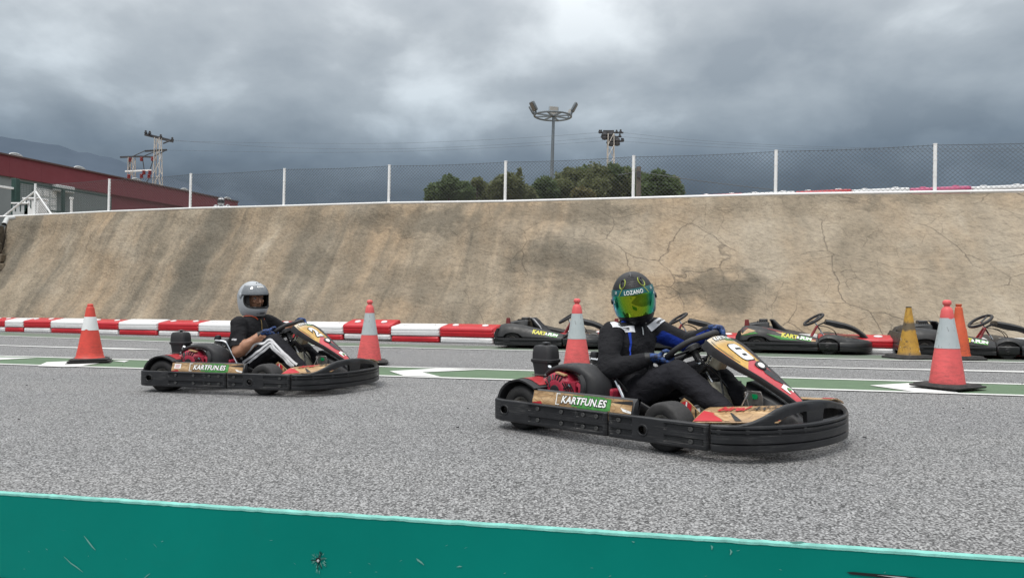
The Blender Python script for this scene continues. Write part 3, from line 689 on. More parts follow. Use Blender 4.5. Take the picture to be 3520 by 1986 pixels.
# ------------------------------------------------------------------ plastic barriers
m_bred = M('red_barrier_plastic', (.50, .018, .028), .38, var=.12, vs=4, dirt=.12, dirtcol=(.2, .05, .04))
m_bwhite = M('white_barrier_plastic', (.74, .74, .74), .42, var=.05, vs=4, dirt=.18, dirtcol=(.38, .36, .33))
m_bpink = M('faded_pink_barrier_plastic', (.56, .10, .22), .45, var=.12, vs=4)
m_pin = M('dark_joint', (.045, .035, .03), .8)
BL = 1.09
def prof_top():   # (depth, height) of the upper shell, front at 0
    return [(.03, .118), (.008, .128), (.0, .15), (.012, .158), (.012, .168), (.0, .176), (.0, .214), (.012, .222), (.012, .230), (.0, .238), (.004, .276), (.022, .294), (.06, .304), (.37, .352), (.41, .345), (.43, .32), (.43, .14), (.40, .118)]
def prof_bot(): return [(.02, 0), (.006, .012), (.004, .05), (.014, .056), (.014, .064), (.004, .070), (.012, .104), (.03, .113), (.40, .113), (.425, .1), (.425, .01), (.41, 0)]
def shell(prof, L_, inset=.0):
    q = MB(); cy_ = .215; cz_ = sum(p[1] for p in prof) / len(prof); rings = []
    for x, k in ((-L_ / 2, .90), (-L_ / 2 + .012, .97), (-L_ / 2 + .04, 1), (-L_ / 4, 1), (0, 1), (L_ / 4, 1), (L_ / 2 - .04, 1), (L_ / 2 - .012, .97), (L_ / 2, .90)):
        rings.append([(x, cy_ + (y - cy_) * k, cz_ + (z - cz_) * (k * .5 + .5)) for y, z in prof])
    q.loft(rings); return q
def make_barrier(top, bot):
    o = empty('plastic_barrier'); t_ = shell(prof_top(), BL - .015).build('upper_shell', top, o, smooth=50)
    for sx in (-.3, .3): q = MB(); q.lathe([(.062, .0), (.062, .012), (.05, .02), (.0001, .022)], Matrix.Translation((sx, .2, .327)) @ Matrix.Rotation(R(9), 4, 'X'), 16); q.build('filler_cap', top if top is not m_bred else bot, t_)
    shell(prof_bot(), BL - .05).build('lower_shell', bot, o, smooth=50)
    q = MB(); q.tube([(BL / 2, .1, .02), (BL / 2, .1, .20)], .045, 10); q.build('joint_pin', m_pin, o)
    return o
def bdir(): return Vector((1, -.42, 0)).normalized()
ba = math.atan2(-.42, 1)
red_b = make_barrier(m_bred, m_bwhite); wht_b = make_barrier(m_bwhite, m_bred)
edges = [-14.2, -13.4, -12.79, -12.13, -11.24, -10.14, -9.08, -7.97, -6.84, -5.68, -4.52, -3.355, -2.34, -1.36, -.3386, .66, 1.66, 2.66, 3.66, 4.66, 5.66, 6.66, 7.66, 8.66]
first = {}
ords = ['leftmost', 'second', 'third', 'fourth', 'fifth', 'sixth', 'seventh', 'eighth', 'ninth', 'tenth', 'eleventh', 'twelfth', 'thirteenth', 'fourteenth']
# sits between: what one sees next to each barrier
desc = {2: 'white-topped plastic barrier at the very left edge of the picture', 3: 'second red-topped barrier from the left edge', 1: 'red-topped barrier cut off by the left edge',
        4: 'white-topped plastic barrier just left of the leftmost traffic cone', 5: 'red-topped plastic barrier half hidden behind the leftmost traffic cone', 6: 'white-topped plastic barrier just right of the leftmost traffic cone',
        7: 'red-topped plastic barrier behind the air box of the kart numbered 2', 8: 'white-topped plastic barrier just left of the grey-helmeted driver', 9: 'red-topped plastic barrier hidden behind the grey-helmeted driver',
        10: 'white-topped plastic barrier behind the nose panel numbered 2', 11: 'red-topped plastic barrier with white caps behind a banded cone', 12: 'white-topped barrier between the capped red one and the last red one',
        13: 'red-topped plastic barrier beside the tail of the first parked kart', 14: 'white-topped barrier mostly hidden by the first parked kart'}
for i in range(len(edges) - 1):
    a, c = edges[i], edges[i + 1]
    if i in (0,): continue
    red = i % 2 == 1
    pass
    if i >= 15: red = i in (15, 17, 19, 20, 22)
    src = red_b if red else wht_b; kk = 'r' if red else 'w'
    o = src if kk not in first else copy_tree(src); first[kk] = 1
    X = (a + c) / 2; o.location = (X, 13.24 - .42 * X + random.uniform(-.035, .035), 0); o.rotation_euler = (random.uniform(-.02, .02), random.uniform(-.006, .006), ba + random.uniform(-.02, .02))
    o.scale = ((c - a) / math.cos(ba) / BL, 1, .98 if i < 14 else .74); o.location.z = 0
    if i == 11: o.rotation_euler = (R(7), 0, ba + .02); o.location.z = .02; o.location.y += .06
    lb = desc.get(i) or {15: "red-topped barrier hidden behind the first parked kart", 16: "white-topped barrier hidden behind the first parked kart", 17: 'red-topped barrier showing above the nose of the first parked kart', 18: 'white-topped barrier behind the second parked kart', 19: 'red-topped barrier behind the tail of the third parked kart', 20: 'red-topped plastic barrier in the gap before the last parked kart', 21: 'white-topped barrier behind the last parked kart', 22: 'red-topped barrier at the right edge behind the last parked kart'}[i]
    tag(o, lb, 'barrier', 'red and white barriers along the foot of the slope')
# more barriers on the upper track, just behind the fence on the right
pk = make_barrier(m_bpink, m_bwhite)
for k, (xa, xb, yt, src, lb) in enumerate(((1750, 1868, 489, red_b, 'leftmost red barrier peeping over the crest behind the fence'), (1870, 2003, 484, wht_b, 'white barrier at the foot of the fence post above the parked karts'), (2005, 2146, 479, red_b, 'red barrier between two white ones on the crest of the slope'), (2148, 2294, 475, wht_b, 'white barrier left of the faded pink one on the crest'), (2296, 2449, 471, pk, 'faded pink barrier at the foot of the rightmost fence post'), (2451, 2606, 467, wht_b, 'white barrier at the right edge of the picture on the crest'))):
    o = pk if src is pk else copy_tree(src)
    d_ = lambda x: 17 * 1.3233 / (1 + 2.51e-4 * x) + .30
    pa, pb = at_d(xa, yt + 3, d_(xa)), at_d(xb, yt - 2, d_(xb)); c = (pa + pb) / 2; v = pb - pa
    o.rotation_euler = (0, 0, math.atan2(v.y, v.x)); o.scale = (v.length / BL, 1, 1); o.location = (c.x, c.y + .02, c.z - .285)
    tag(o, lb, 'barrier', 'barriers on the upper track behind the fence')

# drain pipe at the left end of the slope and the rough stone wall beyond
q = MB(); p0 = at_d(16, 550, 21.2); p1 = at_d(9, 565, 20.8); q.tube([p0 + Vector((.03, .25, .05)), p0, p1], [.06, .06, .065], 14, caps=False); q.tube([p0 + Vector((.03, .25, .05)), p0, p1], [.05, .05, .055], 14, caps=False)
tag(q.build('drain_pipe', M('grey_pvc', (.45, .46, .45), .5, var=.1)), 'grey plastic drain pipe at the upper left end of the slope', 'pipe')
sw = empty('stone_wall', (-17.0, 21.5, 0))
rnd = random.Random(3); msts = [M('brown_stone', (.14, .11, .075), .9, var=.4, bump=.8, bs=20), M('dark_stone', (.09, .075, .055), .9, var=.4, bump=.8, bs=20)]
q = MB(); q.box((0, .35, 1.5), (3.6, .5, 3.0)); q.build('mortar_core', msts[1], sw)
zz_ = 0
while zz_ < 3.0:
    hh = rnd.uniform(.22, .34); xx_ = -1.8
    while xx_ < 1.8:
        ww = rnd.uniform(.3, .6); q = MB(); q.box((xx_ + ww / 2, .02, zz_ + hh / 2), (ww - .04, rnd.uniform(.2, .3), hh - .04)); q.build('stone', rnd.choice(msts), sw, bevel=.03); xx_ += ww
    zz_ += hh
tag(sw, 'dark rough stone wall at the far left beyond the slope', 'stone wall')

# ------------------------------------------------------------------ teal board in the foreground
def board_mat():
    t = NT('teal_board_plastic'); o = t.co.outputs['Object']
    n = t.noise(o, 3, 5, .6); c = t.mix(t.ramp(n, [(.3, 0.0), (.7, 1.0)]), (.0, .178, .143), (.0, .213, .172))
    sc = t.noise(t.mapping(o, (9, 9, 120), rot=(0, R(35), 0)), 3, 3, .5)
    c = t.mix(t.math('MULTIPLY', t.ramp(sc, [(.72, 0.0), (.78, 1.0)]), .12), c, (.25, .42, .38))
    sm = t.noise(o, 9, 6, .7, .8); c = t.mix(t.math('MULTIPLY', t.ramp(sm, [(.55, 0.0), (.8, 1.0)]), .22), c, (.01, .15, .12))
    r_ = t.ramp(t.noise(o, 12, 6, .7), [(.3, .33), (.7, .5)])
    return t.fin(c, r_, t.bump(t.noise(o, 2.2, 3, .5), .12, .02), spec=.12)
m_board = board_mat()
m_edge = M('toplit_teal_edge', (.18, .47, .41), .75, var=.25, vs=30, bump=.3, bs=200)  # paler than the face: light catching the top edge is put into the colour
m_scratch = M('pale_scratch', (.14, .36, .31), .7, var=.2)
m_hole = M('hole_black', (.008, .008, .008), .8)
PLa = (G(-500, 1201.8, .5), G(3100, 1433.8, .5))
pa, pb = PLa; bd = empty('teal_board', ((pa.x + pb.x) / 2, (pa.y + pb.y) / 2, 0), math.atan2(pb.y - pa.y, pb.x - pa.x)); BLn = (pb - pa).length
inv = (Matrix.Translation(bd.location) @ Matrix.Rotation(bd.rotation_euler.z, 4, 'Z')).inverted()
def bface(px, py):
    """point on the board's near face (local x, z)"""
    dr = Vector(((px - 1288) / 1860, 1, -(py - 754) / 1860)); c0 = inv @ Vector((0, 0, .8)); dd = inv.to_3x3() @ dr; k_ = (-.001 - c0.y) / dd.y; p = c0 + dd * k_; return p.x, p.z
q = MB()
nb = 240; rndb = random.Random(5)
jag = [.0009 * rndb.random() ** 3 for _ in range(nb + 1)]
top_ = [(-BLn / 2 + BLn * i / nb, .5 - .003 + jag[i]) for i in range(nb + 1)]
v = []; f = []
for i, (x, z) in enumerate(top_): v += [(x, 0, 0), (x, 0, z), (x, .010, z), (x, .010, 0)]
for i in range(nb):
    for j in range(4): f.append((i * 4 + j, i * 4 + 4 + j, i * 4 + 4 + (j + 1) % 4, i * 4 + (j + 1) % 4))
f += [(0, 1, 2, 3), tuple(nb * 4 + j for j in (3, 2, 1, 0))]
q.add(v, f); q.build('panel', m_board, bd, smooth=0)
v = []; f = []
q = MB()
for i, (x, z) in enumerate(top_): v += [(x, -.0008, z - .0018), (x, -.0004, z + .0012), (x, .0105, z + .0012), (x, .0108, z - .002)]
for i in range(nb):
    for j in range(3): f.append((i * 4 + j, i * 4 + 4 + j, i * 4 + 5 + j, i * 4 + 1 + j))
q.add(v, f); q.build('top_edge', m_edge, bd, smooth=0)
def scratch(P, w, mat=None, nm='scratch'):
    q = MB(); pts = [bface(*p) for p in P]; n = len(pts)
    for i, (x, z) in enumerate(pts):
        a = pts[max(i - 1, 0)]; c = pts[min(i + 1, n - 1)]; dx, dz = c[0] - a[0], c[1] - a[1]; l_ = math.hypot(dx, dz); ww = w * (0.25 if i in (0, n - 1) else 1)
        q.v += [(x - dz / l_ * ww, -.0012, z + dx / l_ * ww), (x + dz / l_ * ww, -.0012, z - dx / l_ * ww)]
    for i in range(n - 1): q.f.append((i * 2, i * 2 + 1, i * 2 + 3, i * 2 + 2)); q.mi.append(0)
    return q.build(nm, mat or m_scratch, bd, smooth=0)
scratch([(217, 1344), (228, 1358), (238, 1371), (246, 1379)], .0011); scratch([(167, 1395), (185, 1412), (200, 1422), (215, 1434)], .0008)
scratch([(1049, 1400), (1053, 1404), (1060, 1409), (1068, 1416)], .0012); scratch([(1150, 1421), (1157, 1419.5), (1163, 1420)], .0009); scratch([(1786, 1367), (1789, 1371), (1788, 1378)], .0012); scratch([(1834, 1377), (1837, 1383), (1834, 1391)], .0012); scratch([(1588, 1357), (1592, 1359), (1595, 1359)], .0008); scratch([(365, 1452), (375, 1443), (383, 1437)], .0006); scratch([(1983, 1360), (1995, 1361), (2010, 1360), (2020, 1360)], .0016)
rs = random.Random(9)
for k in range(26):
    x, y = rs.uniform(20, 2500), rs.uniform(1330, 1450)
    if y < 1260 + .064 * x: continue
    a = rs.uniform(-.6, 1.2); l_ = rs.uniform(2, 9); scratch([(x, y), (x + l_ * .5, y + l_ * .5 * a), (x + l_, y + l_ * a)], rs.uniform(.0002, .0005))
# screw driven through the board, in a ring of splintered plastic
hx, hz = bface(803, 1404)
for k in range(46):
    a = rs.uniform(0, 6.28); r0 = rs.uniform(.004, .012); r1 = r0 + rs.uniform(.002, .006); el_ = 1.35 if math.sin(a) < 0 else .9
    q = MB(); q.add([(hx + math.cos(a) * r0 * .85, -.0013, hz + math.sin(a) * r0 * el_), (hx + math.cos(a + .12) * r0 * .85, -.0013, hz + math.sin(a + .12) * r0 * el_), (hx + math.cos(a + .06) * r1 * .85, -.0022, hz + math.sin(a + .06) * r1 * el_)], [(0, 1, 2)]); q.build('splinter', m_scratch, bd, smooth=0)
for a in (60, 75, 20, 185, 265, 300): 
    q = MB(); a = R(a); q.bar((hx + math.cos(a) * .003, -.0012, hz + math.sin(a) * .003), (hx + math.cos(a) * .011, -.0012, hz + math.sin(a) * .013), .0009, .0009); q.build('crack', M('board_crack', (.0, .04, .035), .6) if a == R(60) else bpy.data.materials['board_crack'], bd)
q = MB(); q.lathe([(.0034, 0), (.0034, .0008), (.0001, .0008)], Matrix.Translation((hx, -.001, hz)) @ Matrix.Rotation(R(90), 4, 'X'), 14); q.build('screw_hole', m_hole, bd)
q = MB(); q.lathe([(.0019, 0), (.0018, .0022), (.0001, .0026)], Matrix.Translation((hx + .0006, -.001, hz - .0006)) @ Matrix.Rotation(R(90), 4, 'X'), 12); q.build('screw', m_lightgrey, bd)
def patch(P, mat, nm, y=-.0013):
    q = MB(); q.add([(bface(*p)[0], y, bface(*p)[1]) for p in P], [tuple(range(len(P)))]); return q.build(nm, mat, bd, smooth=0)
patch([(2124, 1434), (2140, 1433), (2260, 1443), (2318, 1449), (2316, 1454), (2240, 1450), (2135, 1439)], m_hole, 'slot')
patch([(2200, 1440.5), (2270, 1446), (2284, 1449), (2255, 1448.5)], m_lightgrey, 'slot_insert', -.0018)
patch([(-20, 1447), (20, 1448), (36, 1451.5), (28, 1454), (20, 1462), (-20, 1462)], m_hole, 'handle_opening'); patch([(-20, 1449.5), (18, 1450), (29, 1453), (20, 1461), (-20, 1461)], m_bwhite, 'handle_lining', -.0018)
tag(bd, 'teal plastic board barrier with scratched face across the foreground', 'board')
# ------------------------------------------------------------------ traffic cones
m_cblack = M('black_rubber_base', (.022, .021, .021), .75, var=.3, dirt=.5, dirtcol=(.09, .08, .07), bump=.3)
def cone_mat(name, col, dirt=.55):
    t = NT(name); o = t.co.outputs['Object']; sp = t.new('ShaderNodeSeparateXYZ'); t.l.new(o, sp.inputs[0])
    n = t.noise(o, 7, 6, .65, .4); c = t.mix(t.ramp(n, [(.3, 0.0), (.7, 1.0)]), tuple(v * .86 for v in col), tuple(min(1, v * 1.1) for v in col))
    scuff = t.noise(t.mapping(o, (9, 9, 30)), 1.6, 7, .75, .5)
    low = t.ramp(sp.outputs[2], [(.03, 1.0), (.22, .45), (.4, .12), (.8, .2)])
    c = t.mix(t.math('MULTIPLY', t.math('MULTIPLY', t.ramp(scuff, [(.46, 0.0), (.66, 1.0)]), low), dirt), c, (.09, .05, .045))
    return t.fin(c, .5, t.bump(t.noise(o, 24, 4), .12, .004), spec=.4)
m_cone_pink = cone_mat('faded_pink_red_plastic', (.70, .115, .115))
m_cone_red = cone_mat('bright_red_plastic', (.64, .07, .05))
m_cone_orange = cone_mat('orange_red_plastic', (.60, .10, .04), .8)
def yellow_mat():
    t = NT('dirty_yellow_plastic'); o = t.co.outputs['Object']; sp = t.new('ShaderNodeSeparateXYZ'); t.l.new(o, sp.inputs[0])
    n = t.noise(o, 12, 7, .7, .6); c = t.mix(t.ramp(n, [(.3, 0.0), (.65, 1.0)]), (.30, .16, .03), (.50, .28, .035))
    z = t.math('ADD', sp.outputs[2], t.math('MULTIPLY', t.math('SUBTRACT', t.noise(o, 8, 4), .5), .10))
    bandk = t.ramp(z, [(.37, 0.0), (.40, 1.0), (.48, 1.0), (.51, 0.0)]); c = t.mix(t.math('MULTIPLY', bandk, .85), c, (.075, .07, .06))
    c = t.mix(t.math('MULTIPLY', t.ramp(t.noise(o, 16, 5, .7), [(.58, 0.0), (.63, 1.0)]), .8), c, (.06, .045, .03))
    c = t.mix(t.ramp(t.noise(t.mapping(o, loc=(.3, .8, .2)), 9, 2, .5), [(.70, 0.0), (.715, 1.0)]), c, (.62, .58, .53))
    c = t.mix(t.ramp(sp.outputs[2], [(.05, .8), (.1, 0.0)]), c, (.12, .085, .05))
    return t.fin(c, .6, None)
def refl_mat():
    t = NT('grey_reflective_band'); o = t.co.outputs['Object']
    n = t.noise(o, 6, 5, .6); c = t.mix(n, (.34, .385, .40), (.50, .54, .55))
    cr = t.noise(t.mapping(o, (26, 26, 5)), 1.4, 5, .7, 1.2); c = t.mix(t.ramp(cr, [(.62, 0.0), (.66, .8)]), c, (.10, .09, .085))
    return t.fin(c, .45, None, spec=.5)
m_refl = refl_mat(); m_refl2 = M('white_reflective_band', (.70, .71, .71), .45, var=.05)
def cone_base(q, w, h, lift=0.0):
    rings = []
    for z, k in ((.0, .97), (.006, 1), (h * .5, 1), (h * .62, .9), (h, .86)): rings.append([(x * w * k, y * w * k, z + lift) for x, y in rrect(1, 1, .09, 4)])
    q.loft(rings)
def place_cone(loc, rz, tilt=(0, 0)):
    return empty('traffic_cone', loc, rot=(R(tilt[0]), R(tilt[1]), rz))
def banded_cone(loc, rz, lb, tilt=(0, 0), sc=1.0, dent=0):
    """pink-red cone with one wide grey band and a knob on top"""
    o = place_cone(loc, rz, tilt); o.scale = (sc,) * 3
    q = MB(); cone_base(q, .46, .032, .012); q.build('base', m_cblack, o, smooth=30)
    def rz_(z): return interp(z, [(.04, .150), (.10, .141), (.38, .094), (.62, .055)])
    def ring(z, n=36, extra=0):
        r0 = rz_(z) + extra; out_ = []
        for j in range(n):
            a = 2 * math.pi * j / n; k = 1 + .03 * dent * math.sin(2 * a + z * 9) * (1 - z); fx = max(0, math.cos(a + 2.0)) ** 6
            out_.append((r0 * k * (1 - .06 * dent * fx) * math.cos(a), r0 * k * (1 - .06 * dent * fx) * math.sin(a), z))
        return out_
    q = MB(); q.loft([ring(z) for z in lin(.04, .39, 8)] + [ring(z) for z in lin(.40, .62, 5)], False)
    q.lathe([(.150, .042), (.158, .04), (.158, .032)], n=36)
    q.lathe([(.0560, .615), (.0560, .650), (.051, .668), (.049, .690), (.040, .712), (.0245, .728), (.0245, .738), (.034, .746), (.037, .760), (.034, .776), (.022, .786), (.0001, .788)], n=28)
    q.build('cone_body', m_cone_pink, o, smooth=40)
    q = MB(); q.loft([ring(z, 36, .0025) for z in lin(.355, .625, 9)], False); q.build('reflective_band', m_refl, o, smooth=60)
    tag(o, lb, 'traffic cone', 'traffic cones'); return o
banded_cone((3.90, 6.64, .012), R(28), 'large pink-red cone with a grey band at the right of the track', (0, .6), 1.0, 1)
banded_cone((-1.775, 9.2, .012), R(12), 'pink-red cone with a grey band just ahead of the kart numbered 2', (0, .5), 1.0, .4)
banded_cone((.71, 8.12, .012), R(35), 'pink-red cone with a grey band between the leading driver and his air box', (0, .4), 1.02, .3)
# bright red cone with white band (left)
o = place_cone((-5.37, 9.42, 0), R(24))
q = MB()
for z0_, w_ in ((0, .50), (.022, .47), (.044, .43)): cone_base(q, w_, .02, z0_ + .001)
q.build('base', m_cblack, o, smooth=30)
q = MB(); q.lathe([(.172, .064), (.165, .075), (.156, .085), (.150, .13), (.140, .17), (.135, .2), (.098, .40), (.052, .66), (.046, .70)], n=36); q.lathe([(.046, .698), (.036, .712), (.034, .72), (.036, .728), (.031, .745), (.022, .75), (.001, .75)], n=24); q.build('cone_body', m_cone_red, o, smooth=45)
def rw(z): return interp(z, [(.40, .098), (.66, .052)]) + .0025
q = MB(); n_ = 48
lo = [.415 + .018 * max(0, 1 - abs(((j / n_ * 360 - 250 + 180) % 360 - 180)) / 16) for j in range(n_)]
q.loft([[(rw(lo[j] + (.585 - lo[j]) * f) * math.cos(2 * math.pi * j / n_), rw(lo[j] + (.585 - lo[j]) * f) * math.sin(2 * math.pi * j / n_), lo[j] + (.585 - lo[j]) * f) for j in range(n_)] for f in (0, .5, 1)], False); q.build('reflective_band', m_refl2, o, smooth=60)
tag(o, 'bright red cone with a white band at the far left of the track', 'traffic cone', 'traffic cones')
# dirty yellow cone
o = place_cone((5.41, 10.09, 0), R(15))
q = MB(); cone_base(q, .50, .055); q.build('base', m_cblack, o, smooth=30)
q = MB(); q.lathe([(.150, .05), (.140, .07), (.118, .19), (.07, .46), (.038, .67), (.034, .69), (.034, .705), (.024, .706), (.024, .68)], n=32); q.build('cone_body', yellow_mat(), o, smooth=45)
q = MB(); q.tube([(.030 * math.cos(a), .030 * math.sin(a), .699) for a in lin(0, 6.283, 18)[:-1]], .008, 6, closed=True); q.build('top_rim', m_cblack, o)
tag(o, 'dirty yellow cone with a grey smeared band before the last parked kart', 'traffic cone', 'traffic cones')
# plain orange cone
o = place_cone((5.99, 9.92, 0), R(8))
q = MB(); cone_base(q, .48, .055); q.build('base', m_cblack, o, smooth=30)
q = MB(); q.lathe([(.140, .05), (.135, .07), (.128, .10), (.118, .19), (.092, .40), (.080, .44), (.052, .62), (.044, .695), (.036, .70), (.030, .712), (.038, .722), (.038, .742), (.024, .744)], n=32, caps=True); q.build('cone_body', m_cone_orange, o, smooth=45)
tag(o, 'plain scuffed orange-red cone behind the large banded cone on the right', 'traffic cone', 'traffic cones')
# ------------------------------------------------------------------ racing karts (local frame: x forward, y left, z up, origin on the ground amid the axles)
def bumper_mat():
    t = NT('scuffed_black_bumper'); o = t.co.outputs['Object']
    n = t.noise(o, 9, 6, .6, .3); c = t.mix(t.ramp(n, [(.3, 0.0), (.7, 1.0)]), (.010, .0105, .012), (.019, .0195, .022))
    sc = t.noise(t.mapping(o, (2.2, 2.2, 75)), 2.4, 6, .7, .25); gate = t.noise(o, 5, 3, .5)
    k = t.math('MULTIPLY', t.ramp(sc, [(.54, 0.0), (.66, 1.0)]), t.ramp(gate, [(.42, 0.0), (.6, 1.0)]))
    c = t.mix(t.math('MULTIPLY', k, .8), c, (.12, .118, .115))
    return t.fin(c, t.ramp(n, [(.3, .34), (.7, .52)]), t.bump(sc, .14, .004), spec=.45)
m_bump = bumper_mat()
m_black = M('satin_black_plastic', (.016, .016, .018), .42, var=.25, bump=.06, bs=150)
m_mblack = M('matt_black_plastic', (.021, .021, .023), .62, var=.25, bump=.1, bs=120)
m_tyre = M('kart_tyre_rubber', (.026, .025, .025), .72, var=.35, vs=18, bump=.25, bs=90)
m_rim = M('cast_rim_metal', (.42, .40, .37), .35, metal=.8, var=.2)
m_chrome = M('chromed_tube', (.72, .73, .74), .16, metal=1, var=.08)
m_steel = M('oily_steel', (.20, .19, .18), .4, metal=.8, var=.35, vs=20)
m_redp = M('red_body_plastic', (.36, .028, .034), .38, var=.15, dirt=.35, dirtcol=(.10, .03, .03))
m_eng = M('red_engine_paint', (.36, .022, .05), .42, var=.18, vs=14, dirt=.4, dirtcol=(.08, .02, .02))
m_tank = M('cloudy_fuel_tank', (.48, .45, .35), .4, var=.15)
m_pw = M('white_print', (.80, .80, .78), .45, var=.04); m_pk = M('black_print', (.012, .012, .013), .5)
m_pgr = M('green_print', (.07, .27, .06), .45, var=.3, vs=30); m_pred = M('red_print', (.48, .02, .03), .45, var=.1)
m_ptan = M('tan_print', (.48, .31, .16), .5, var=.2)
m_refg = M('green_reflector', (.0, .22, .07), .2)
def wood_mat(name, dark=1.0):
    t = NT(name); o = t.co.outputs['Object']
    g_ = t.noise(t.mapping(o, (3, 6, 26)), 2.2, 6, .65, .8); bl = t.noise(o, 9, 6, .7, .5)
    c = t.ramp(g_, [(.25, (.20, .11, .055)), (.45, (.42, .26, .12)), (.62, (.58, .40, .22)), (.8, (.66, .50, .31))])
    c = t.mix(t.math('MULTIPLY', t.ramp(bl, [(.45, 0.0), (.72, 1.0)]), .75), c, (.10, .045, .025))
    cr = t.voro(t.mapping(o, (4, 4, 9)), 3.1, 'DISTANCE_TO_EDGE'); c = t.mix(t.math('MULTIPLY', t.ramp(cr, [(.01, 1.0), (.035, 0.0)]), .45), c, (.08, .04, .02))
    return t.fin(t.mix(1, c, (dark, dark, dark), 'MULTIPLY'), .42, None, spec=.45)
m_wood = wood_mat('wood_print'); m_wood2 = wood_mat('brown_wood_print', .62)
def nassau_mat():
    t = NT('yellow_and_red_panel_print'); o = t.co.outputs['Object']; sp = t.new('ShaderNodeSeparateXYZ'); t.l.new(o, sp.inputs[0])
    n = t.noise(o, 11, 6, .65, .4)
    ay = t.math('ABSOLUTE', sp.outputs[1])
    xs = t.math('ADD', sp.outputs[0], t.math('MULTIPLY', t.math('SUBTRACT', n, .5), .02))
    yel = t.ramp(n, [(.25, (.34, .19, .05)), (.5, (.60, .36, .07)), (.75, (.66, .46, .14))])
    cream = t.ramp(n, [(.25, (.34, .27, .17)), (.7, (.66, .57, .42))])
    c = t.mix(t.ramp(xs, [(.54, 0.0), (.575, 1.0)]), cream, yel)
    k = t.ramp(t.math('SUBTRACT', xs, t.math('MULTIPLY', ay, .45)), [(.692, 0.0), (.695, 1.0)])
    c = t.mix(k, c, t.ramp(n, [(.25, (.40, .04, .05)), (.7, (.56, .06, .075))]))
    edge = t.ramp(t.math('ADD', ay, t.math('MULTIPLY', xs, .25)), [(.305, 0.0), (.309, 1.0)])
    c = t.mix(t.math('MULTIPLY', edge, t.ramp(xs, [(.50, 0.0), (.52, 1.0)])), c, (.44, .035, .045))
    d = t.noise(t.mapping(o, (6, 20, 6)), 3, 6, .7); c = t.mix(t.math('MULTIPLY', t.ramp(d, [(.52, 0.0), (.75, 1.0)]), .4), c, (.12, .07, .04))
    return t.fin(c, .34, None, spec=.5)
m_nas = nassau_mat()
# ---- outline of the perimeter bumper seen from above (right half, rear to front)
HALF = [(-.735, 0), (-.735, -.3), (-.725, -.5), (-.69, -.635), (-.62, -.685), (-.5, -.695), (0, -.695), (.2, -.693), (.6, -.69), (.80, -.685), (.88, -.662), (.96, -.605), (1.03, -.53), (1.10, -.42), (1.155, -.29), (1.19, -.12), (1.198, 0)]
BP = catmull([(x, y, 0) for x, y in HALF], .012)
BP = BP + [Vector((p.x - .16 * max(0, abs(p.y) - .1) ** 1.5 * max(0, min(1, (p.x - .7) / .3)), -p.y, 0)) for p in reversed(BP[:-1])]
SA = [0.0]
for a, c in zip(BP, BP[1:]): SA.append(SA[-1] + (c - a).length)
STOT = SA[-1]
def bp_at(s):
    s = s % STOT
    lo_, hi_ = 0, len(SA) - 1
    while hi_ - lo_ > 1:
        m = (lo_ + hi_) // 2
        if SA[m] <= s: lo_ = m
        else: hi_ = m
    f = (s - SA[lo_]) / max(1e-9, SA[hi_] - SA[lo_]); p = BP[lo_].lerp(BP[hi_], f)
    t_ = (BP[min(hi_ + 1, len(BP) - 1)] - BP[max(lo_ - 1, 0)]).normalized()
    return p, Vector((t_.y, -t_.x, 0))     # point, outward normal
def s_of(x, side=-1):
    """arc length where the side reaches x (right side by default)"""
    best = min(range(len(BP)), key=lambda i: abs(BP[i].x - x) + (0 if BP[i].y * side > .4 else 9)); return SA[best]
S1, S2 = s_of(.2), s_of(.80)
SF = SA[min(range(len(BP)), key=lambda i: abs(BP[i].y) + (0 if BP[i].x > 0 else 9))]
def front_groove(z): return -.009 if (.092 < z < .101 or .138 < z < .148 or .165 < z < .170) else 0.0
def slot(s, z, L_):
    for a, b_, zc_ in L_:
        if a < s < b_ and abs(z - zc_) < .0155: return -.012
    return 0.0
def bumper_piece(name, root, sa, sb, off, ztop=.188, holes=()):
    ss = lin(sa, sb, max(6, int((sb - sa) / .0105))); zz = lin(.056, ztop, 26)
    def outer(s, z):
        p, n_ = bp_at(s); e = min(s - sa, sb - s, .016) / .016; ez = min(z - .056, ztop - z, .010) / .010
        o_ = off(s, z) - .014 * (1 - math.sqrt(max(0, 1 - (1 - e) ** 2))) - .010 * (1 - math.sqrt(max(0, 1 - (1 - ez) ** 2)))
        return p + n_ * o_ + Vector((0, 0, z))
    sk = (lambda s, z: any(((s - h[0]) / h[2]) ** 2 + ((z - h[1]) / h[3]) ** 2 < 1 for h in holes)) if holes else None
    q = MB(); q.grid(outer, ss, zz, sk); q.grid(lambda s, z: bp_at(s)[0] - bp_at(s)[1] * .032 + Vector((0, 0, z)), ss, zz, sk)
    for z_ in (zz[0], zz[-1]): q.grid(lambda s, k: outer(s, z_) if k == 0 else bp_at(s)[0] - bp_at(s)[1] * .032 + Vector((0, 0, z_)), ss, [0, 1])
    for s_ in (ss[0], ss[-1]): q.grid(lambda k, z: outer(s_, z) if k == 0 else bp_at(s_)[0] - bp_at(s_)[1] * .032 + Vector((0, 0, z)), [0, 1], zz)
    o = q.build(name, m_bump, root, smooth=40)
    for h in holes:
        pts = []
        for a in lin(0, 2 * math.pi, 28)[:-1]:
            p, n_ = bp_at(h[0] + h[2] * 1.04 * math.cos(a)); pts.append(p + n_ * -.001 + Vector((0, 0, h[1] + h[3] * 1.04 * math.sin(a))))
        q = MB(); q.tube(pts, .006, 6, closed=True); q.build('hole_rim', m_bump, o)
    return o
_bolt = None
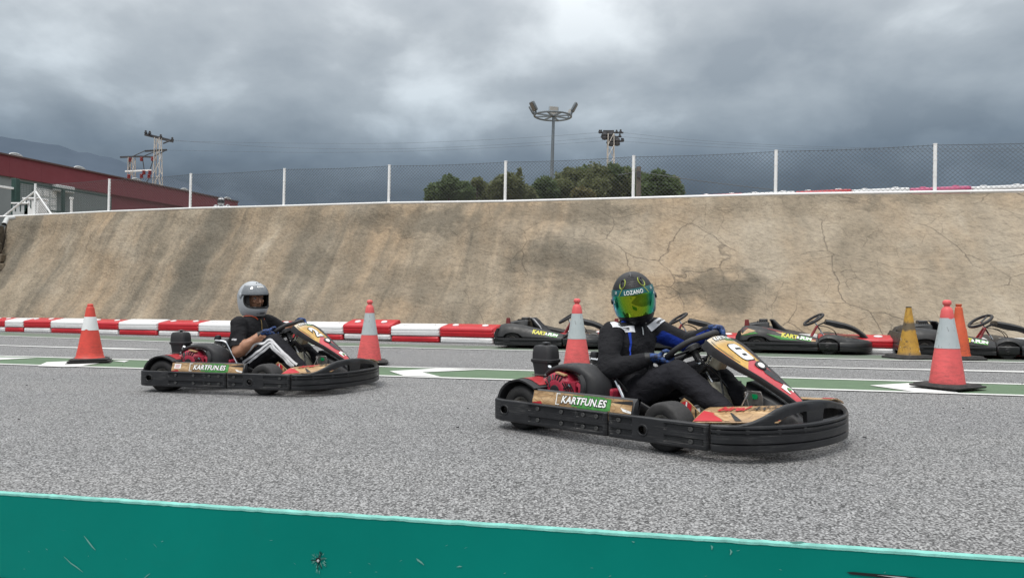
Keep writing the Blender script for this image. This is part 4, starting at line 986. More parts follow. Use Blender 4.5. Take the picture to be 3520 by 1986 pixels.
def bolt(parent, s, z):
    global _bolt
    if _bolt is None:
        q = MB(); q.lathe([(.0135, 0), (.0135, .004), (.0115, .0065), (.0115, .0068), (.006, .0068), (.0055, .004), (.0001, .004)], n=12); _bolt = q.mesh('bolt'); _bolt.materials.append(M('worn_bolt', (.10, .10, .10), .35, metal=.5))
    o = bpy.data.objects.new('bolt', _bolt); COL.objects.link(o); o.parent = parent
    p, n_ = bp_at(s); o.matrix_local = Matrix.Translation(p + n_ * -.010 + Vector((0, 0, z))) @ n_.to_track_quat('Z', 'Y').to_matrix().to_4x4()
def build_wheel(root, c, r, w, rim_r, steer=0.0, face=-1):
    hub = MB(); Mx = Matrix.Translation(c) @ Matrix.Rotation(steer, 4, 'Z') @ Matrix.Rotation(R(90), 4, 'X')
    hub.lathe([(.03, -w * .30), (rim_r * .75, -w * .32), (rim_r * .82, -w * .45), (rim_r * 1.0, -w * .47), (rim_r * 1.0, -w * .42), (rim_r * .86, -w * .2), (rim_r * .86, w * .2), (rim_r, w * .42), (rim_r, w * .47), (rim_r * .82, w * .45), (rim_r * .75, w * .32), (.03, w * .30)], Mx, 28, caps=True)
    for k in range(3):
        a = R(120 * k); hub.lathe([(.009, -w * .36), (.009, w * .36)], Mx @ Matrix.Translation((rim_r * .5 * math.cos(a), rim_r * .5 * math.sin(a), 0)), 8, caps=True)
    h = hub.build('wheel', m_rim, root, smooth=40)
    t = MB(); pr = [(rim_r * .96, -w * .44), (rim_r * 1.08, -w * .50), (r * .86, -w * .52), (r * .95, -w * .48), (r * .99, -w * .38), (r, -w * .22), (r, w * .22), (r * .99, w * .38), (r * .95, w * .48), (r * .86, w * .52), (rim_r * 1.08, w * .50), (rim_r * .96, w * .44)]
    t.lathe(pr, Mx, 40); t.build('tyre', m_tyre, h, smooth=60)
    return h
# front number panel: surface over (x, side position)
NTAB_Z = [(.480, .572), (.497, .590), (.52, .586), (.58, .548), (.65, .500), (.72, .452), (.80, .402), (.88, .345), (.94, .302), (.985, .265), (1.01, .236)]
NTAB_W = [(.480, .100), (.497, .146), (.52, .170), (.58, .187), (.65, .170), (.72, .143), (.80, .112), (.88, .080), (.94, .060), (.985, .040), (1.01, .016)]
def nas(x, k, up=0.0):
    """x along the kart, k in -1..1 across"""
    w = interp(x, NTAB_W); z = interp(x, NTAB_Z) - .028 * k * k
    n_ = Vector((.53, .35 * k, .85)).normalized(); return Vector((x, w * k, z)) + n_ * up
def nas_uv(u, v, up=.003, x0=.615):
    """u to the kart's left, v back along the panel from x0"""
    x = x0 - v * .83; w = interp(x, NTAB_W); return nas(x, max(-1, min(1, u / w)), up)
def kart(loc, heading, number, label, grp='karts being driven', steer=-.12, wood=None, box_deco=0):
    wood = wood or m_wood
    k = empty('racing_kart', (loc[0], loc[1], 0), R(heading)); tag(k, label, 'kart', grp)
    # --- bumpers
    sr0 = SA[min(range(len(BP)), key=lambda i: abs(BP[i].y + .30) + (0 if BP[i].x < 0 else 9))]
    rs_ = [(s_of(-.36), s_of(-.02), .158), (s_of(-.36), s_of(-.02), .092), (s_of(.0), s_of(.165), .158), (s_of(.0), s_of(.165), .092)]
    ms_ = [(s_of(.225), s_of(.36), .155), (s_of(.225), s_of(.36), .092), (s_of(.56), s_of(.775), .155), (s_of(.56), s_of(.775), .092)]
    for side in (-1, 1):
        fl_ = (lambda s: s) if side < 0 else (lambda s: STOT - s)
        def rng(a, b_): return (a, b_) if side < 0 else (STOT - b_, STOT - a)
        a_, b_ = rng(sr0, S1 - .004)
        p_ = bumper_piece('side_bumper', k, a_, b_, lambda s, z: slot(fl_(s), z, rs_), holes=[(fl_(s_of(-.565)), .127, .033, .026)])
        for x in (-.30, -.12, .03, .13):
            for z in (.158, .092): bolt(p_, fl_(s_of(x)), z)
        a_, b_ = rng(S1 + .004, S2 - .004)
        p_ = bumper_piece('side_bumper', k, a_, b_, lambda s, z: slot(fl_(s), z, ms_), holes=[(fl_(s_of(.43)), .118, .028, .026)])
        for x in (.275, .70):
            for z in (.155, .092): bolt(p_, fl_(s_of(x)), z)
    p_ = bumper_piece('rear_bumper', k, -(sr0 - .004) , sr0 - .004, lambda s, z: front_groove(z))
    fb = bumper_piece('front_bumper', k, S2 + .004, STOT - S2 - .004, lambda s, z: front_groove(z))
    for ds in (.05, .19, .36, .52):
        for z in (.158, .080):
            bolt(fb, S2 + ds, z); bolt(fb, STOT - S2 - ds, z)
    # raised hoop over the front bumper with two kinds of openings
    def hoop(y): return interp(y, [(-.7, .186), (-.63, .19), (-.58, .208), (-.53, .232), (-.475, .262), (-.42, .281), (-.34, .291), (-.25, .294), (-.16, .290), (-.08, .281), (.0, .266), (.08, .250), (.14, .236), (.22, .214), (.29, .196), (.36, .19), (.7, .186)])
    def hb(y):  # underside of the hoop's top bar
        if -.475 < y < -.285: return interp(y, [(-.475, .186), (-.46, .203), (-.42, .224), (-.36, .238), (-.30, .243), (-.29, .238), (-.285, .184)])
        if -.15 < y < .12: return interp(y, [(-.15, .184), (-.145, .240), (-.13, .245), (-.04, .238), (.06, .222), (.11, .204), (.12, .186)])
        return .184
    ss = [s for s in lin(S2 + .1, STOT - S2 - .1, 230)]
    q = MB(); rings = []
    for s in ss:
        p, n_ = bp_at(s); zt, zb = hoop(p.y), min(hb(p.y), hoop(p.y) - .012); zb = max(zb, .182)
        m_ = (zt + zb) / 2; zt = max(zt, zb + .004)
        i0, i1 = -.004 - (zt - .19) * .22, -.030 - (zt - .19) * .22
        rings.append([p + n_ * o_ + Vector((0, 0, z)) for o_, z in ((i0, zb), (i0, m_), (i0, zt - .008), (i0 - .008, zt), (i1 + .008, zt), (i1, zt - .008), (i1, zb))])
    q.loft(rings); q.build('bumper_hoop', m_bump, fb, smooth=50)
    # --- chassis
    q = MB(); q.box((.30, 0, .062), (1.15, .52, .012)); q.build('floor_tray', m_steel, k)
    for y in (-.27, .27): q = MB(); q.tube([(-.66, y * .8, .085), (-.2, y, .07), (.3, y, .07), (.75, y * .7, .075), (.95, y * .6, .09)], .015, 8); q.build('frame_rail', m_black, k)
    q = MB(); q.tube([(-.5, -.5, .14), (-.5, .5, .14)], .02, 10); q.build('rear_axle', m_steel, k)
    for x, y0_, y1_, z in ((.16, -.28, -.66, .10), (.70, -.25, -.66, .10), (-.30, -.28, -.66, .10), (.16, .28, .66, .10), (.70, .25, .66, .10), (-.30, .28, .66, .10)):
        q = MB(); q.tube([(x, y0_, z), (x, y1_, z)], .012, 8); q.build('bumper_bar', m_steel, k)
    # --- wheels
    for y in (-.515, .515): build_wheel(k, (-.5, y, .138), .138, .20, .068)
    for y in (-.545, .545): build_wheel(k, (.5, y, .13), .13, .135, .066, steer)
    for sd_ in (-1, 1): q = MB(); q.tube([(.5, .2 * sd_, .12), (.5, .48 * sd_, .13)], .014, 8); q.build('stub_axle', m_steel, k); q = MB(); q.tube([(.46, .03 * sd_, .10), (.42, .46 * sd_, .15)], .008, 8); q.build('tie_rod', m_chrome, k)
    # --- right side pod with the lettered panel, plainer pod on the left
    for sd_ in (-1, 1):
        sec = lambda x, e: [(x, sd_ * (.668 - e), .10), (x, sd_ * (.664 - e), .20), (x, sd_ * (.648 - e), .245), (x, sd_ * (.625 - e), .262), (x, sd_ * .615, .266), (x, sd_ * .607, .258), (x, sd_ * .635, .10)]
        q = MB(); q.loft([sec(-.375, .03), sec(-.365, .002), sec(-.36, 0), sec(0, 0), sec(.345, 0), sec(.352, .002), sec(.362, .03)]); pod = q.build('side_pod', m_black, k, smooth=40)
        def pf(u, v, up=.003):   # on the outer face: u along x, v up the face
            z = .19 + v; y = interp(z, [(.10, .668), (.20, .664), (.245, .648), (.262, .648)]); return Vector((u, sd_ * (y + up), z + up * .2))
        q = MB(); q.grid(lambda u, v: pf(u, v), lin(-.355, .342, 20), lin(-.05, .07, 8)); q.build('printed_panel', wood, pod, smooth=60)
        q = MB(); q.add([pf(-.355, -.04, .0045), pf(-.25, -.04, .0045), pf(-.29, .012, .0045), pf(-.355, .0, .0045)], [(0, 1, 2, 3)]); q.build('red_corner_print', m_pred, pod, smooth=0)
        q = MB(); q.add([pf(.342, .045, .0045), pf(.342, .065, .0045), pf(.20, .05, .0045), pf(.24, .046, .0045)], [(0, 1, 2, 3)]); q.build('dark_streak_print', m_pk, pod, smooth=0)
        q = MB(); q.add([pf(.342, .0, .0045), pf(.342, .012, .0045), pf(.27, .026, .0045), pf(.29, .008, .0045)], [(0, 1, 2, 3)]); q.build('white_streak_print', m_pw, pod, smooth=0)
        sx = 1 if sd_ < 0 else -1
        gb = MB()
        for (u0, u1, v0, v1) in ((-.06, .205, .002, .064), (-.02, .19, -.004, .004), (.02, .16, .062, .069)): gb.grid(lambda u, v: pf(sx * u, v, .005), lin(u0, u1, 6), lin(v0, v1, 4))
        gb.build('green_print', m_pgr, pod, smooth=0)
        q = MB(); q.grid(lambda u, v: pf(sx * u, v, .0052), lin(-.172, -.06, 5), lin(.006, .062, 4)); q.build('dark_print', m_wood2, pod, smooth=0)
        q = MB()
        for (u0, u1, v0, v1) in ((-.178, -.172, .002, .068), (-.172, -.15, .062, .068), (-.172, -.15, .002, .008)): q.grid(lambda u, v: pf(sx * u, v, .0056), [u0, u1], lin(v0, v1, 2))
        q.build('bracket_print', m_pw, pod, smooth=0)
        lettering('lettering_outline', 'KARTFUN.ES', lambda u, v: pf(sx * (u + .018), v + .033, .0062), m_pk, pod, .054, .0048, .14, 1.03, 1.0)
        lettering('lettering', 'KARTFUN.ES', lambda u, v: pf(sx * (u + .018), v + .033, .0076), m_pw, pod, .054, .0014, .14, 1.03, 1.0)
        if box_deco and sd_ < 0:
            q = MB(); q.grid(lambda u, v: pf(u, v, .005), [-.33, -.265], lin(.02, .06, 3)); q.build('white_sticker', m_pw, pod, smooth=0)
            for vv in (.03, .04, .05): q = MB(); q.grid(lambda u, v: pf(u, v, .0065), [-.32, -.275], [vv - .002, vv + .001]); q.build('sticker_line', m_pred, pod, smooth=0)
    # --- rear wheel guards, black with red tops
    for sd_ in (-1, 1):
        def gsec(a, r_, y): return Vector((-.5 + r_ * math.cos(a), sd_ * y, .138 + r_ * math.sin(a)))
        A_ = lin(R(172), R(42), 16)
        def gr(a): return interp(math.degrees(a), [(28, .195), (60, .170), (110, .160), (150, .158), (172, .156)])
        q = MB()
        rings = [[gsec(a, gr(a) + .0, y_) for y_ in (.645, .40)] + [gsec(a, gr(a) + .012, y_) for y_ in (.40, .44, .60, .650)] for a in A_]
        q.loft(rings); gd = q.build('wheel_guard', m_mblack, k, smooth=45)
        q = MB(); q.grid(lambda a, y: gsec(a, gr(a) + .0155, y), lin(R(112), R(48), 10), [.42, .50, .585]); q.build('red_guard_panel', m_redp, gd, smooth=60)
    # --- engine on the right
    eng = MB(); eng.box((-.33, -.40, .20), (.26, .20, .16)); eng.box((-.47, -.36, .24), (.12, .16, .16)); eg = eng.build('engine_block', m_steel, k, bevel=.02)
    for i in range(6): q = MB(); q.box((-.47, -.36, .255 + i * .014), (.15, .18, .005)); q.build('cooling_fin', m_steel, eg)
    ab = MB(); rings = []
    for z, w_, d_ in ((.398, .162, .13), (.404, .172, .138), (.418, .172, .138), (.422, .158, .126), (.455, .156, .124), (.490, .148, .118), (.505, .132, .104), (.510, .09, .07)):
        rings.append([(-.515 + x, -.35 + y, z) for x, y in rrect(w_, d_, .035, 4)])
    ab.loft(rings); ao = ab.build('air_box', m_mblack, k, smooth=40)
    q = MB(); q.lathe([(.012, 0), (.012, .012), (.03, .014), (.03, .02), (.012, .024), (.001, .026)], Matrix.Translation((-.512, -.35, .505)), 8); q.build('wing_nut', m_black, ao)
    q = MB(); q.loft([[(-.515 + x, -.35 + y, z) for x, y in rrect(w_, d_, .03, 4)] for z, w_, d_ in ((.24, .10, .10), (.29, .12, .11), (.35, .135, .115), (.40, .15, .125))]); q.build('intake_neck', m_black, ao)
    for p0, p1 in (((-.42, -.44, .36), (-.40, -.45, .385)), ((-.43, -.45, .33), (-.40, -.46, .345)), ((-.45, -.46, .30), (-.41, -.46, .31))):
        q = MB(); q.tube([p0, p1], .012, 6); q.build('carburettor_bolt', m_chrome, ao)
    # recoil starter housing with its louvres
    Fx = Matrix.Translation((-.300, -.475, .250)) @ Matrix.Rotation(R(90), 4, 'X')
    q = MB(); q.lathe([(.112, -.09), (.112, 0), (.108, .02), (.094, .034), (.060, .048), (.052, .050), (.0001, .050)], Fx, 40); q.box((-.22, -.47, .235), (.14, .09, .15)); fan = q.build('recoil_starter', m_eng, k, smooth=40)
    for i in range(24):
        a = R(15 * i); 
        if 20 < 15 * i < 60: continue
        u_ = Fx @ Vector((math.cos(a) * .082, math.sin(a) * .082, .0415)); d_ = (Fx.to_3x3() @ Vector((math.cos(a), math.sin(a), -.42))).normalized()
        q = MB(); q.bar(u_ - d_ * .016, u_ + d_ * .016, .0075, .007); q.build('louvre', m_pk, fan)
    for i in range(4): q = MB(); q.bar((-.245 + i * .018, -.518, .30), (-.215 + i * .018, -.518, .255), .006, .006); q.build('louvre', m_pk, fan)
    for i in range(5): q = MB(); q.bar((-.265 + i * .015, -.518, .19), (-.263 + i * .015, -.518, .225), .006, .006); q.build('louvre', m_pk, fan)
    q = MB(); q.lathe([(.036, .048), (.034, .054), (.012, .057), (.0001, .057)], Fx, 20); q.build('starter_hub', m_black, fan)
    q = MB(); q.box((-.262, -.505, .352), (.075, .03, .008), Matrix.Rotation(R(12), 3, 'Y')); q.build('yellow_sticker', m_ptan, fan)
    q = MB(); q.tube([(-.36, -.5, .33), (-.345, -.515, .30), (-.34, -.52, .27)], .010, 6); q.build('ignition_lead', m_black, fan)
    for z in (.285, .23): q = MB(); q.lathe([(.012, 0), (.012, .02), (.001, .022)], Matrix.Translation((-.195, -.5, z)) @ Matrix.Rotation(R(90), 4, 'X'), 10); q.build('housing_bolt', m_chrome, fan)
    # black plastic engine cowl, an arched shell with red flashes
    CT = [(-.42, -.45, .335, .012, .02), (-.37, -.44, .365, .017, .04), (-.30, -.42, .386, .021, .07), (-.21, -.41, .388, .025, .085), (-.135, -.405, .372, .036, .09), (-.08, -.40, .330, .048, .095), (-.065, -.40, .275, .056, .10), (-.07, -.40, .19, .06, .10)]
    cp = catmull([c[:3] for c in CT], .022); par = [0.0]
    for a, c in zip(CT, CT[1:]): par.append(par[-1] + (Vector(c[:3]) - Vector(a[:3])).length)
    cl_ = [0.0]
    for a, c in zip(cp, cp[1:]): cl_.append(cl_[-1] + (c - a).length)
    tt = [v_ / cl_[-1] * par[-1] for v_ in cl_]
    cw = [interp(t_, [(a, c[3]) for a, c in zip(par, CT)]) for t_ in tt]; ch = [interp(t_, [(a, c[4]) for a, c in zip(par, CT)]) for t_ in tt]
    def cowl(i, ang, e):
        t_ = (cp[min(i + 1, len(cp) - 1)] - cp[max(i - 1, 0)]).normalized(); up_ = Vector((0, 1, 0)); up_ = (up_ - t_ * up_.dot(t_)).normalized(); w2 = t_.cross(up_)
        c_, s_ = math.cos(ang), math.sin(ang); c_ = math.copysign(abs(c_) ** .7, c_); s_ = math.copysign(abs(s_) ** .7, s_)
        return cp[i] + up_ * c_ * (ch[i] + e) + w2 * s_ * (cw[i] + e)
    q = MB(); q.loft([[cowl(i, 2 * math.pi * j / 20, 0) for j in range(20)] for i in range(len(cp))]); cow = q.build('engine_cowl', m_mblack, k, smooth=60)
    n_ = len(cp)
    for i0, i1, a0, a1 in ((int(n_ * .22), int(n_ * .62), 236, 258), (int(n_ * .42), int(n_ * .74), 272, 292)):
        idx = list(range(i0, i1)); q = MB(); q.grid(lambda i, f: cowl(idx[int(i)], R(a0 + (a1 - a0) * f), .003), list(range(len(idx))), [0, .5, 1]); q.build('red_flash', m_redp, cow, smooth=60)
    q = MB(); q.grid(lambda i, f: cowl(list(range(int(n_ * .56), int(n_ * .9)))[int(i)], R(205 + 26 * f * math.sin(math.pi * (i + 1) / (int(n_ * .9) - int(n_ * .56) + 1))), .004), list(range(int(n_ * .9) - int(n_ * .56))), [0, .5, 1]); q.build('cowl_scoop', m_black, cow, smooth=60)
    q = MB(); q.tube(catmull([(-.13, -.485, .345), (-.10, -.495, .29), (-.115, -.50, .225), (-.155, -.505, .19)], .02), .022, 10); q.build('cooling_duct', m_mblack, cow)
    q = MB(); q.tube([(-.15, -.49, .29), (-.12, -.5, .285), (-.12, -.5, .25)], .018, 8); q.build('fuel_tap', m_eng, fan)
    q = MB(); q.box((-.02, -.30, .21), (.03, .12, .12), Matrix.Rotation(R(12), 3, 'Y')); q.build('red_shield', m_eng, k, bevel=.02)
    # --- seat: a bucket lofted from back to front
    sec = []
    for (x, z, w_, hgt, dx) in ((-.325, .43, .12, .015, .0), (-.315, .41, .16, .03, .04), (-.295, .35, .19, .06, .07), (-.26, .26, .20, .11, .10), (-.20, .17, .205, .165, .11), (-.09, .10, .20, .195, .05), (.06, .082, .20, .13, 0), (.17, .09, .19, .07, 0), (.23, .105, .16, .03, 0)):
        r_ = []
        for a in lin(-1, 1, 14):
            e = abs(a) ** 2.6; r_.append(Vector((x + dx * e, w_ * math.copysign(min(1, abs(a) * 1.12), a), z + hgt * e)))
        sec.append(r_)
    q = MB(); q.loft(sec, False, open_=True); seat = q.build('seat', m_black, k, smooth=180, solid=.014)
    for sd_ in (-1, 1):
        q = MB(); q.tube(catmull([(-.20, sd_ * .285, .432), (-.135, sd_ * .28, .427), (-.095, sd_ * .28, .416), (-.07, sd_ * .28, .385), (.045, sd_ * .285, .19), (.06, sd_ * .285, .09)], .03), .0105, 8); q.build('seat_stay', m_chrome, k)
        q = MB(); q.box((-.19, sd_ * .255, .415), (.07, .035, .022)); q.tube([(-.165, sd_ * .27, .39), (-.165, sd_ * .25, .39)], .013, 8); q.tube([(-.12, sd_ * .27, .375), (-.12, sd_ * .25, .375)], .011, 8); q.build('stay_clamp', m_steel, k, bevel=.004)
        q = MB(); q.lathe([(.028, -.025), (.03, 0), (.024, .02), (.001, .025)], Matrix.Translation((-.20, sd_ * .25, .455)), 10); q.build('rubber_mount', m_black, k)
    q = MB(); q.tube([(.34, -.40, .13), (.40, -.46, .15), (.44, -.47, .15)], .007, 6); q.tube([(.36, -.42, .14), (.36, -.45, .16)], .012, 6); q.build('steering_joint', m_chrome, k)
    # --- number panel
    q = MB(); XSn = lin(.480, 1.01, 44); KS = lin(-1, 1, 12)
    q.grid(lambda x, t_: nas(x, t_), XSn, KS); np_ = q.build('number_panel', m_nas, k, smooth=60)
    def rimsec(x, sd_):
        w = interp(x, NTAB_W); z = interp(x, NTAB_Z); dn = interp(x, [(.48, .034), (.54, .044), (.65, .034), (.80, .020), (.97, .014), (1.01, .010)])
        return [Vector((x, sd_ * (w - .012), z - .018)), Vector((x + .004, sd_ * (w + .004), z - .017)), Vector((x + .002, sd_ * (w + .007), z - .028)), Vector((x - .008, sd_ * (w + .007), z - .022 - dn * .55)), Vector((x - .02, sd_ * (w + .006), z - .022 - dn)), Vector((x - .02, sd_ * (w - .02), z - .02 - dn)), Vector((x - .012, sd_ * (w - .022), z - .04))]
    rims = [rimsec(x, -1) for x in XSn] + [rimsec(x, 1) for x in reversed(XSn)]
    q = MB(); q.loft(rims, False, True); q.build('panel_rim', m_mblack, np_, smooth=60)
    q = MB(); q.grid(lambda x, t_: nas(x, t_ * .96, -.03), XSn, lin(-1, 1, 6)); q.build('panel_back', m_black, np_, smooth=60)
    fsz = .165
    plate = number == '6'
    if plate:
        for nm, gsz, mt, up in (('plate_outline', 1.10, m_pk, .0024), ('number_plate', 1.0, m_pw, .0034)):
            q = MB(); pl = [(x * gsz, y * gsz) for x, y in rrect(.128, .142, .035, 5)]; c0 = len(pl); q.add([nas_uv(u, v, up, .648) for u, v in pl] + [nas_uv(0, 0, up, .648)], [(i, (i + 1) % c0, c0) for i in range(c0)]); q.build(nm, mt, np_, smooth=60)
        for (cu_, cv_, w_, h_) in ((.012, .028, .070, .016), (.0, -.026, .046, .018)):
            q = MB(); q.grid(lambda u, v: nas_uv(cu_ + u, cv_ + v, .0046, .648), lin(-w_ / 2, w_ / 2, 4), lin(-h_ / 2, h_ / 2, 2)); q.build('digit_opening', m_pk, np_, smooth=0)
    else:
        lettering('number_outline', number, lambda u, v: nas_uv(u * 1.25, v - .0, .0026, .648), m_pk, np_, fsz, .017, 0, sub=2)
        lettering('number', number, lambda u, v: nas_uv(u * 1.25, v, .0038, .648), m_pw, np_, fsz, .0085, 0, sub=2)
    lettering('small_lettering', 'KF', lambda u, v: nas_uv(u, v, .005, .672), m_pk, np_, .02, .001)
    q = MB(); q.grid(lambda u, v: nas_uv(u, v, 0.0022, .535), lin(.01, .11, 6), lin(-.022, .012, 3)); q.build('green_print', m_pgr, np_, smooth=0)
    lettering('lettering_outline', 'KARTFUN', lambda u, v: nas_uv(u, v, .0030, .532), m_pk, np_, .044, .0035, .1); lettering('lettering', 'KARTFUN', lambda u, v: nas_uv(u, v, .0042, .532), m_pw, np_, .044, .0008, .1)
    for sd_ in (-1, 1):   # thin dark pinstripe beside the number
        q = MB(); q.grid(lambda x, f: nas(x, sd_ * (.78 + .03 * f - .5 * max(0, x - .66)), .0025), lin(.535, .70, 10), [0, 1]); q.build('pinstripe', m_pk, np_, smooth=0)
    q = MB(); q.lathe([(.034, -.01), (.034, .012), (.028, .018), (.024, .016), (.022, .010)], Matrix.Translation(nas(.765, -.05)) @ Vector((.62, -.25, .74)).to_track_quat('Z', 'Y').to_matrix().to_4x4(), 20); cpo = q.build('cap_ring', m_black, np_)
    q = MB(); q.lathe([(.023, .010), (.020, .016), (.001, .018)], Matrix.Translation(nas(.765, -.05)) @ Vector((.62, -.25, .74)).to_track_quat('Z', 'Y').to_matrix().to_4x4(), 16); q.build('cap', m_pw, cpo)
    q = MB(); q.grid(lambda x, t_: nas(x, t_ * interp(x, [(.785, .25), (.81, .42), (.86, .38), (.90, .05)]) + .05, .003), lin(.785, .90, 14), [-1, -.4, .4, 1]); q.build('panel_recess', m_black, np_, smooth=60)
    q = MB(); q.add([nas(.90, -.6, .0035), nas(.945, -.6, .0035), nas(.945, .3, .0035), nas(.915, .45, .0035), nas(.895, .0, .0035)], [(0, 1, 2, 3, 4)]); stk = q.build('sticker', m_pw, np_, smooth=0)
    q = MB(); q.add([nas(.92, -.3, .0045), nas(.936, -.35, .0045), nas(.936, .15, .0045), nas(.922, .1, .0045)], [(0, 1, 2, 3)]); q.build('sticker_print', m_pgr, stk, smooth=0)
    # black nose shell below the panel
    q = MB(); rings = []
    for x, w_, zt in ((.72, .10, .34), (.78, .095, .315), (.86, .08, .27), (.93, .065, .225), (.99, .055, .175), (1.04, .05, .14)):
        rings.append([(x, -w_, .09), (x, -w_ * .96, zt - .03), (x - .01, -w_ * .6, zt), (x - .01, w_ * .6, zt), (x, w_ * .96, zt - .03), (x, w_, .09)])
    q.loft(rings); q.build('nose_shell', m_black, k, smooth=50)
    # --- printed front deck between wheel and bumper, each side
    for sd_ in (-1, 1):
        CA, CB, CC, CD = Vector((.685, .635, .182)), Vector((.60, .28, .212)), Vector((1.10, .14, .258)), Vector((1.06, .47, .202))
        def dmap(u, v, up=0.0):   # u rear to front, v outer to inner edge
            p = CA.lerp(CD, u).lerp(CB.lerp(CC, u), v); p.z += .012 * math.sin(v * math.pi); return Vector((p.x, sd_ * p.y - sd_ * -up * .45, p.z + up))
        us_ = lin(0, 1, 14); q = MB(); q.grid(lambda u, v: dmap(u, v), us_, lin(0, 1, 8)); dko = q.build('front_deck', wood, k, smooth=60, solid=.006)
        for poly, mt in (([(.01, .02), (.36, .02), (.16, .40), (.02, .55)], m_pred), ([(.38, .03), (.44, .03), (.2, .33), (.17, .33)], m_ptan), ([(.50, .03), (.58, .03), (.36, .40), (.34, .40)], m_pk), ([(.86, .74), (.99, .55), (.99, .98), (.88, .98)], m_pred), ([(.80, .06), (.9, .05), (.93, .35), (.9, .40)], m_pw), ([(.90, .05), (.93, .05), (.96, .45), (.94, .45)], m_pk), ([(.95, .05), (.995, .05), (.995, .5), (.97, .5)], m_pred)):
            q = MB(); q.add([dmap(u, v, .0035) for u, v in poly], [tuple(range(len(poly)))]); q.build('deck_print', mt, dko, smooth=0)
        if sd_ < 0:
            def bt(u, v): return dmap(.47 + u * 1.95, .63 + v * 5.4, .007)
            lettering('lettering', 'birel', lambda u, v: bt(u - .075, v), m_pred, dko, .085, .003, .12, 1.0)
            lettering('lettering', 'ART', lambda u, v: bt(u + .085, v), m_pk, dko, .072, .0015, .2, 1.0)
    # inner footwell side panels with their red and tan print
    for sd_ in (-1, 1):
        q = MB(); q.add([(.28, sd_ * .30, .08), (.60, sd_ * .30, .08), (.66, sd_ * .36, .17), (.50, sd_ * .34, .20), (.34, sd_ * .31, .20)], [(0, 1, 2, 3, 4)]); fw = q.build('footwell_panel', wood, k, smooth=0, solid=.005)
        for poly, mt in (([(.43, .09), (.50, .09), (.44, .195), (.38, .195)], m_pred), ([(.53, .10), (.545, .10), (.50, .18), (.485, .18)], m_pk)):
            q = MB(); q.add([(u, sd_ * (.30 + .004 + max(0, w_ - .08) * .35), w_) for u, w_ in poly], [(0, 1, 2, 3)]); q.build('panel_print', mt, fw, smooth=0)
        KP = [(.470, .10), (.476, .241), (.497, .262), (.530, .245), (.602, .185), (.60, .10)]
        q = MB(); q.prism(KP, .005, lambda u, v, w: (u, sd_ * (.38 + w), v)); kp = q.build('knee_panel', wood, k, smooth=0)
        q = MB(); q.add([(u, sd_ * .3875, v) for u, v in ((.478, .11), (.53, .11), (.548, .228), (.515, .25), (.482, .235))], [(0, 1, 2, 3, 4)]); q.build('panel_print', m_pred, kp, smooth=0)
        q = MB(); q.add([(u, sd_ * .389, v) for u, v in ((.495, .11), (.503, .11), (.522, .242), (.514, .246))], [(0, 1, 2, 3)]); q.build('panel_print', m_pw, kp, smooth=0)
        q = MB(); q.add([(u, sd_ * .3875, v) for u, v in ((.57, .11), (.578, .11), (.575, .205), (.566, .212))], [(0, 1, 2, 3)]); q.build('panel_print', m_pk, kp, smooth=0)
    # --- tank, column, pedals
    q = MB(); q.loft([[(x, y, z) for x, y in [(.46 + a * sxl + dx, .03 + b_) for a, b_ in rrect(.17, .20, .03, 3)]] for z, sxl, dx in ((.085, 1.0, .05), (.22, 1.0, .03), (.30, .8, 0), (.318, .6, 0))]); tk = q.build('fuel_tank', m_tank, k, smooth=40)
    q = MB(); q.lathe([(.022, 0), (.022, .02), (.001, .022)], Matrix.Translation((.47, .03, .316)), 12); q.build('tank_cap', m_black, tk)
    q = MB(); q.box((.505, .02, .435), (.075, .11, .075), Matrix.Rotation(R(30), 3, 'Y')); q.build('brake_reservoir', m_tank, k, bevel=.015)
    wn_ = Vector((-.55, 0, .835)).normalized(); wt = Vector((.835, 0, .55)).normalized(); C_ = Vector((.335, 0, .515))
    q = MB(); q.tube([(.60, 0, .11), (.545, 0, .20), (.43, 0, .372)], .012, 10); q.build('steering_column', m_chrome, k)
    q = MB(); q.tube([(.43, 0, .372), (.395, 0, .42), tuple(C_ - wn_ * .02)], [.022, .02, .024], 10); q.box((.42, -.03, .40), (.06, .05, .035), Matrix.Rotation(R(-40), 3, 'Y')); q.build('column_joint', m_black, k, bevel=.004)
    for y in (-.06, .05): q = MB(); q.tube([(.40, y * .6, .41), (.47, y, .45), (.50, y * 1.5, .50)], .011, 8); q.tube([(.50, y * 1.5, .49), (.50, y * 1.5, .515)], .017, 8); q.build('panel_strut', m_chrome, k)
    for y, e_ in ((-.05, .12), (.03, -.10)):
        q = MB(); q.tube(catmull([(.40, y, .43), (.44, y - .05, .45), (.50, y - .03, .40), (.53, y + e_ * .4, .33), (.58, y + e_, .22)], .02), .006, 6); q.build('cable', m_black, k)
    for y, z in ((-.045, .425), (-.03, .40), (.02, .43)): q = MB(); q.lathe([(.012, 0), (.012, .014), (.001, .016)], Matrix.Translation((.41, y, z)) @ Matrix.Rotation(R(80), 4, 'X'), 8); q.build('clamp_bolt', m_chrome, k)
    sw_ = empty('steering_wheel_pivot') if False else None
    st_a = -steer * 2.9   # steering angle
    def wp_(a, r_, up=0): a += st_a; return C_ + wt * (math.cos(a) * r_) - Vector((0, 1, 0)) * (math.sin(a) * r_) + wn_ * up
    def wr(a):   # flattened at top and bottom
        c = abs(math.cos(a)); return min(.168, .140 / max(c, .001)) if c > .83 else .168
    q = MB(); q.tube([wp_(a, wr(a)) for a in lin(0, 2 * math.pi, 64)[:-1]], .0175, 10, closed=True); stw = q.build('steering_wheel', m_mblack, k, smooth=60)
